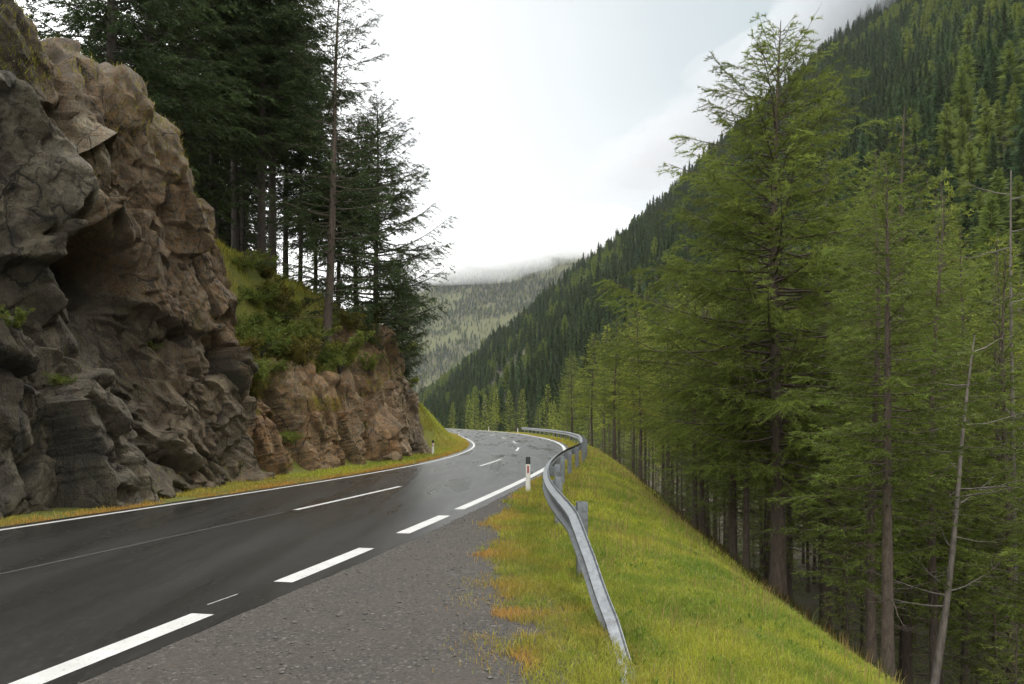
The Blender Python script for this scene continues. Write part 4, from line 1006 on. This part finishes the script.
# tufts along the crests and cracks of the rock faces
TX = []; TC = []
for RV, v0, v1, n, th in ((RV1, 0.66, 0.995, 24000, -0.02), (RV2, 0.60, 0.995, 26000, -0.12), (RV1, 0.05, 0.72, 2600, 0.24), (RV2, 0.05, 0.6, 2600, 0.28)):
    nu, nv = RV.shape[:2]
    iu = rg.integers(6, nu, n * 2); iv = (v0 + (v1 - v0) * rg.uniform(0, 1, n * 2)) * (nv - 1)
    q = RV[iu, iv.astype(int)]; f = fbm(q / 1.1, 3, 81); q = q[f + rg.normal(0, 0.05, len(q)) > th][:n]
    TX.append(q)
TX = np.concatenate(TX)
c = grass_col(TX[:, 0], TX[:, 1], 0.35 + 0.5 * fbm(TX / 1.5, 2, 85), rg, 87) * 0.75
blades('rock_grass', TX[:, 0], TX[:, 1], TX[:, 2] - 0.03, rg.uniform(0.06, 0.22, len(TX)), rg.uniform(0.008, 0.018, len(TX)), c, 4, 'tawny grass tufts on the crests and in the cracks of the rocks', 0.9)

# weeds at the lower edge of the bank and brush on the forest floor
y = rg.uniform(6, 46, 16000); rr_ = EDGE(y) + rg.uniform(0.4, 7.0, len(y)); x = XR(y) + rr_; px = CX + x / y * F
keep = (px < 1100) & (n2(x, y, 0.8, 3, 97) > -0.05); x, y = x[keep], y[keep]
c = np.where((n2(x, y, 0.7, 2, 98) > 0.15)[:, None], np.array([0.13, 0.075, 0.025]), np.array([0.055, 0.065, 0.014])) * rg.uniform(0.6, 1.3, (len(x), 1))
blades('undergrowth', x, y, terrain(x, y) - 0.02, rg.uniform(0.08, 0.38, len(x)), rg.uniform(0.010, 0.028, len(x)), c, 6, 'brown and green weeds along the forest edge below the bank', 0.5)

# loose stones on the shoulder
n = 9000; y = 4.2 + 16 * rg.uniform(0, 1, n) ** 1.5; f = rg.uniform(0, 1, n); x = (XR(y) + 0.32) * (1 - f) + (SH(y) + 0.25) * f
r = np.exp(rg.normal(math.log(0.007), 0.45, n)).clip(0.003, 0.026)
oc = np.array([(1, 0, 0), (-1, 0, 0), (0, 1, 0), (0, -1, 0), (0, 0, .7), (0, 0, -.7)], float); of = np.array([(0, 2, 4), (2, 1, 4), (1, 3, 4), (3, 0, 4), (2, 0, 5), (1, 2, 5), (3, 1, 5), (0, 3, 5)])
V = oc[None] * r[:, None, None] * rg.uniform(0.6, 1.3, (n, 6, 1)); a = rg.uniform(0, 6.28, n)
V = np.stack([V[..., 0] * np.cos(a)[:, None] - V[..., 1] * np.sin(a)[:, None], V[..., 0] * np.sin(a)[:, None] + V[..., 1] * np.cos(a)[:, None], V[..., 2]], -1) + np.stack([x, y, r * 0.3 - 0.003], 1)[:, None]
tag(mesh_np('gravel', V.reshape(-1, 3), (np.arange(n)[:, None, None] * 6 + of[None]).reshape(-1, 3), M['pebble']), 'small grey stones scattered over the gravel shoulder', 'gravel', kind='stuff')

# ------------------------------------------------------------------ air and cloud
def volume_mat(name, density, col, aniso=0.0):
    m = bpy.data.materials.new(name); m.use_nodes = True; t = m.node_tree; t.nodes.clear()
    o = t.nodes.new('ShaderNodeOutputMaterial'); v = t.nodes.new('ShaderNodeVolumePrincipled')
    v.inputs['Color'].default_value = (*col, 1); v.inputs['Density'].default_value = density; v.inputs['Anisotropy'].default_value = aniso
    t.links.new(v.outputs[0], o.inputs['Volume']); return m
m = MB(); m.box((-400, 1130, 310), (2700, 2520, 680)); hz = m.build('haze', volume_mat('thin_air', 0.00005, (0.93, 0.96, 1.0)))
hz['kind'] = 'stuff'; tag(hz, 'thin pale mist filling the whole valley', 'haze')

cm_ = volume_mat('cloud_mist', 0.012, (0.68, 0.71, 0.73)); cm_thin = volume_mat('thin_cloud_mist', 0.0060, (0.74, 0.74, 0.76)); cm_far = volume_mat('far_cloud_mist', 0.0050, (1, 1, 1))
def cloud(c, r, seed, mat, label):
    rg = np.random.default_rng(seed)
    u = np.linspace(0, PI, 25); w_ = np.linspace(0, 2 * PI, 48, endpoint=False)
    D = np.stack([np.sin(u)[:, None] * np.cos(w_), np.sin(u)[:, None] * np.sin(w_), np.cos(u)[:, None] * np.ones(48)], -1).reshape(-1, 3)
    k = 1 + 0.30 * fbm(D * 2.1, 4, seed)
    i = np.arange(24)[:, None] * 48; j = np.arange(48)[None]; jn = (j + 1) % 48
    o = mesh_np('low_cloud', D * k[:, None] * np.array(r), np.stack([i + j, i + 48 + j, i + 48 + jn, i + jn], -1).reshape(-1, 4), mat, smooth=True)
    o.location = c
    return tag(o, label, 'cloud', kind='stuff')
for q, (c, r, th) in enumerate([((325, 600, 346), (95, 110, 34), 0), ((300, 660, 344), (90, 110, 30), 1), ((285, 720, 340), (80, 110, 24), 0), ((262, 780, 340), (85, 110, 24), 1),
                                ((248, 850, 338), (75, 110, 18), 1), ((225, 920, 338), (80, 110, 18), 1), ((205, 980, 338), (70, 110, 16), 1), ((182, 1050, 340), (75, 110, 18), 1),
                                ((160, 1130, 340), (70, 110, 18), 1), ((365, 560, 362), (110, 110, 42), 0)]):
    cloud(c, r, 700 + q, cm_thin if th else cm_, 'grey mist hiding the ridge of the mountainside on the right')
for q, (c, r, th) in enumerate([((-190, 2150, 425), (330, 170, 55), 1), ((20, 2130, 465), (210, 170, 50), 1), ((170, 2060, 490), (200, 160, 60), 1), ((-420, 2160, 385), (240, 150, 45), 1)]):
    cloud(c, r, 720 + q, cm_far, 'white mist lying on the top of the far hillside')
# ------------------------------------------------------------------ sky, sun, camera, render
w = bpy.data.worlds.new('World'); SC.world = w; w.use_nodes = True; t = w.node_tree
bg = t.nodes['Background']; N = t.nodes.new; Lk = t.links.new
SUN_EL, SUN_AZ = math.radians(56), math.radians(42)
sky = N('ShaderNodeTexSky'); sky.sky_type = 'NISHITA'; sky.sun_disc = False; sky.sun_elevation = SUN_EL; sky.sun_rotation = SUN_AZ
tc = N('ShaderNodeTexCoord'); mp = N('ShaderNodeMapping'); mp.inputs['Scale'].default_value = (1, 1, 2.2); Lk(tc.outputs['Generated'], mp.inputs[0])
nz = N('ShaderNodeTexNoise'); nz.inputs['Scale'].default_value = 2.6; nz.inputs['Detail'].default_value = 5; nz.inputs['Roughness'].default_value = 0.5; Lk(mp.outputs[0], nz.inputs['Vector'])
dt = N('ShaderNodeVectorMath'); dt.operation = 'DISTANCE'; Lk(tc.outputs['Generated'], dt.inputs[0]); dt.inputs[1].default_value = Vector((0.42, 1.0, 0.52)).normalized()
am = N('ShaderNodeMath'); am.operation = 'MULTIPLY_ADD'; Lk(nz.outputs['Fac'], am.inputs[0]); am.inputs[1].default_value = 0.14; Lk(dt.outputs['Value'], am.inputs[2])
rp = N('ShaderNodeValToRGB'); Lk(am.outputs[0], rp.inputs[0])
cre = rp.color_ramp.elements
cre[0].position = 0.10; cre[0].color = (4.1, 4.75, 4.95, 1); cre[1].position = 0.68; cre[1].color = (19.5, 19.6, 19.5, 1)
for p_, c_ in ((0.26, (5.3, 5.8, 5.95, 1)), (0.36, (6.5, 6.85, 6.95, 1)), (0.56, (8.2, 8.35, 8.4, 1))):
    e_ = cre.new(p_); e_.color = c_
mx = N('ShaderNodeMix'); mx.data_type = 'RGBA'; mx.inputs[0].default_value = 0.95; Lk(sky.outputs[0], mx.inputs[6]); Lk(rp.outputs[0], mx.inputs[7])
Lk(mx.outputs[2], bg.inputs[0]); bg.inputs[1].default_value = 0.10

sl = bpy.data.lights.new('sun', 'SUN'); sl.energy = 1.1; sl.angle = math.radians(24); sl.color = (1, 0.96, 0.90)
so = bpy.data.objects.new('sun', sl); COL.objects.link(so)
d = Vector((math.sin(SUN_AZ) * math.cos(SUN_EL), math.cos(SUN_AZ) * math.cos(SUN_EL), math.sin(SUN_EL)))
so.rotation_euler = (-d).to_track_quat('-Z', 'Y').to_euler()

cam = bpy.data.cameras.new('camera'); co = bpy.data.objects.new('camera', cam); COL.objects.link(co)
cam.sensor_width = 36; cam.lens = F / 1024 * 36; cam.shift_y = (HZ - 342) / 1024; cam.clip_end = 6000; cam.clip_start = 0.05
co.location = (0, 0, EYE); co.rotation_euler = (PI / 2, 0, 0); SC.camera = co
SC.view_settings.view_transform = 'Standard'; SC.view_settings.look = 'None'; SC.view_settings.exposure = 0.45; SC.view_settings.gamma = 1
cy_ = SC.cycles
cy_.max_bounces = 6; cy_.diffuse_bounces = 3; cy_.glossy_bounces = 2; cy_.transmission_bounces = 3; cy_.volume_bounces = 4; cy_.transparent_max_bounces = 6
cy_.use_denoising = True; cy_.caustics_reflective = False; cy_.caustics_refractive = False
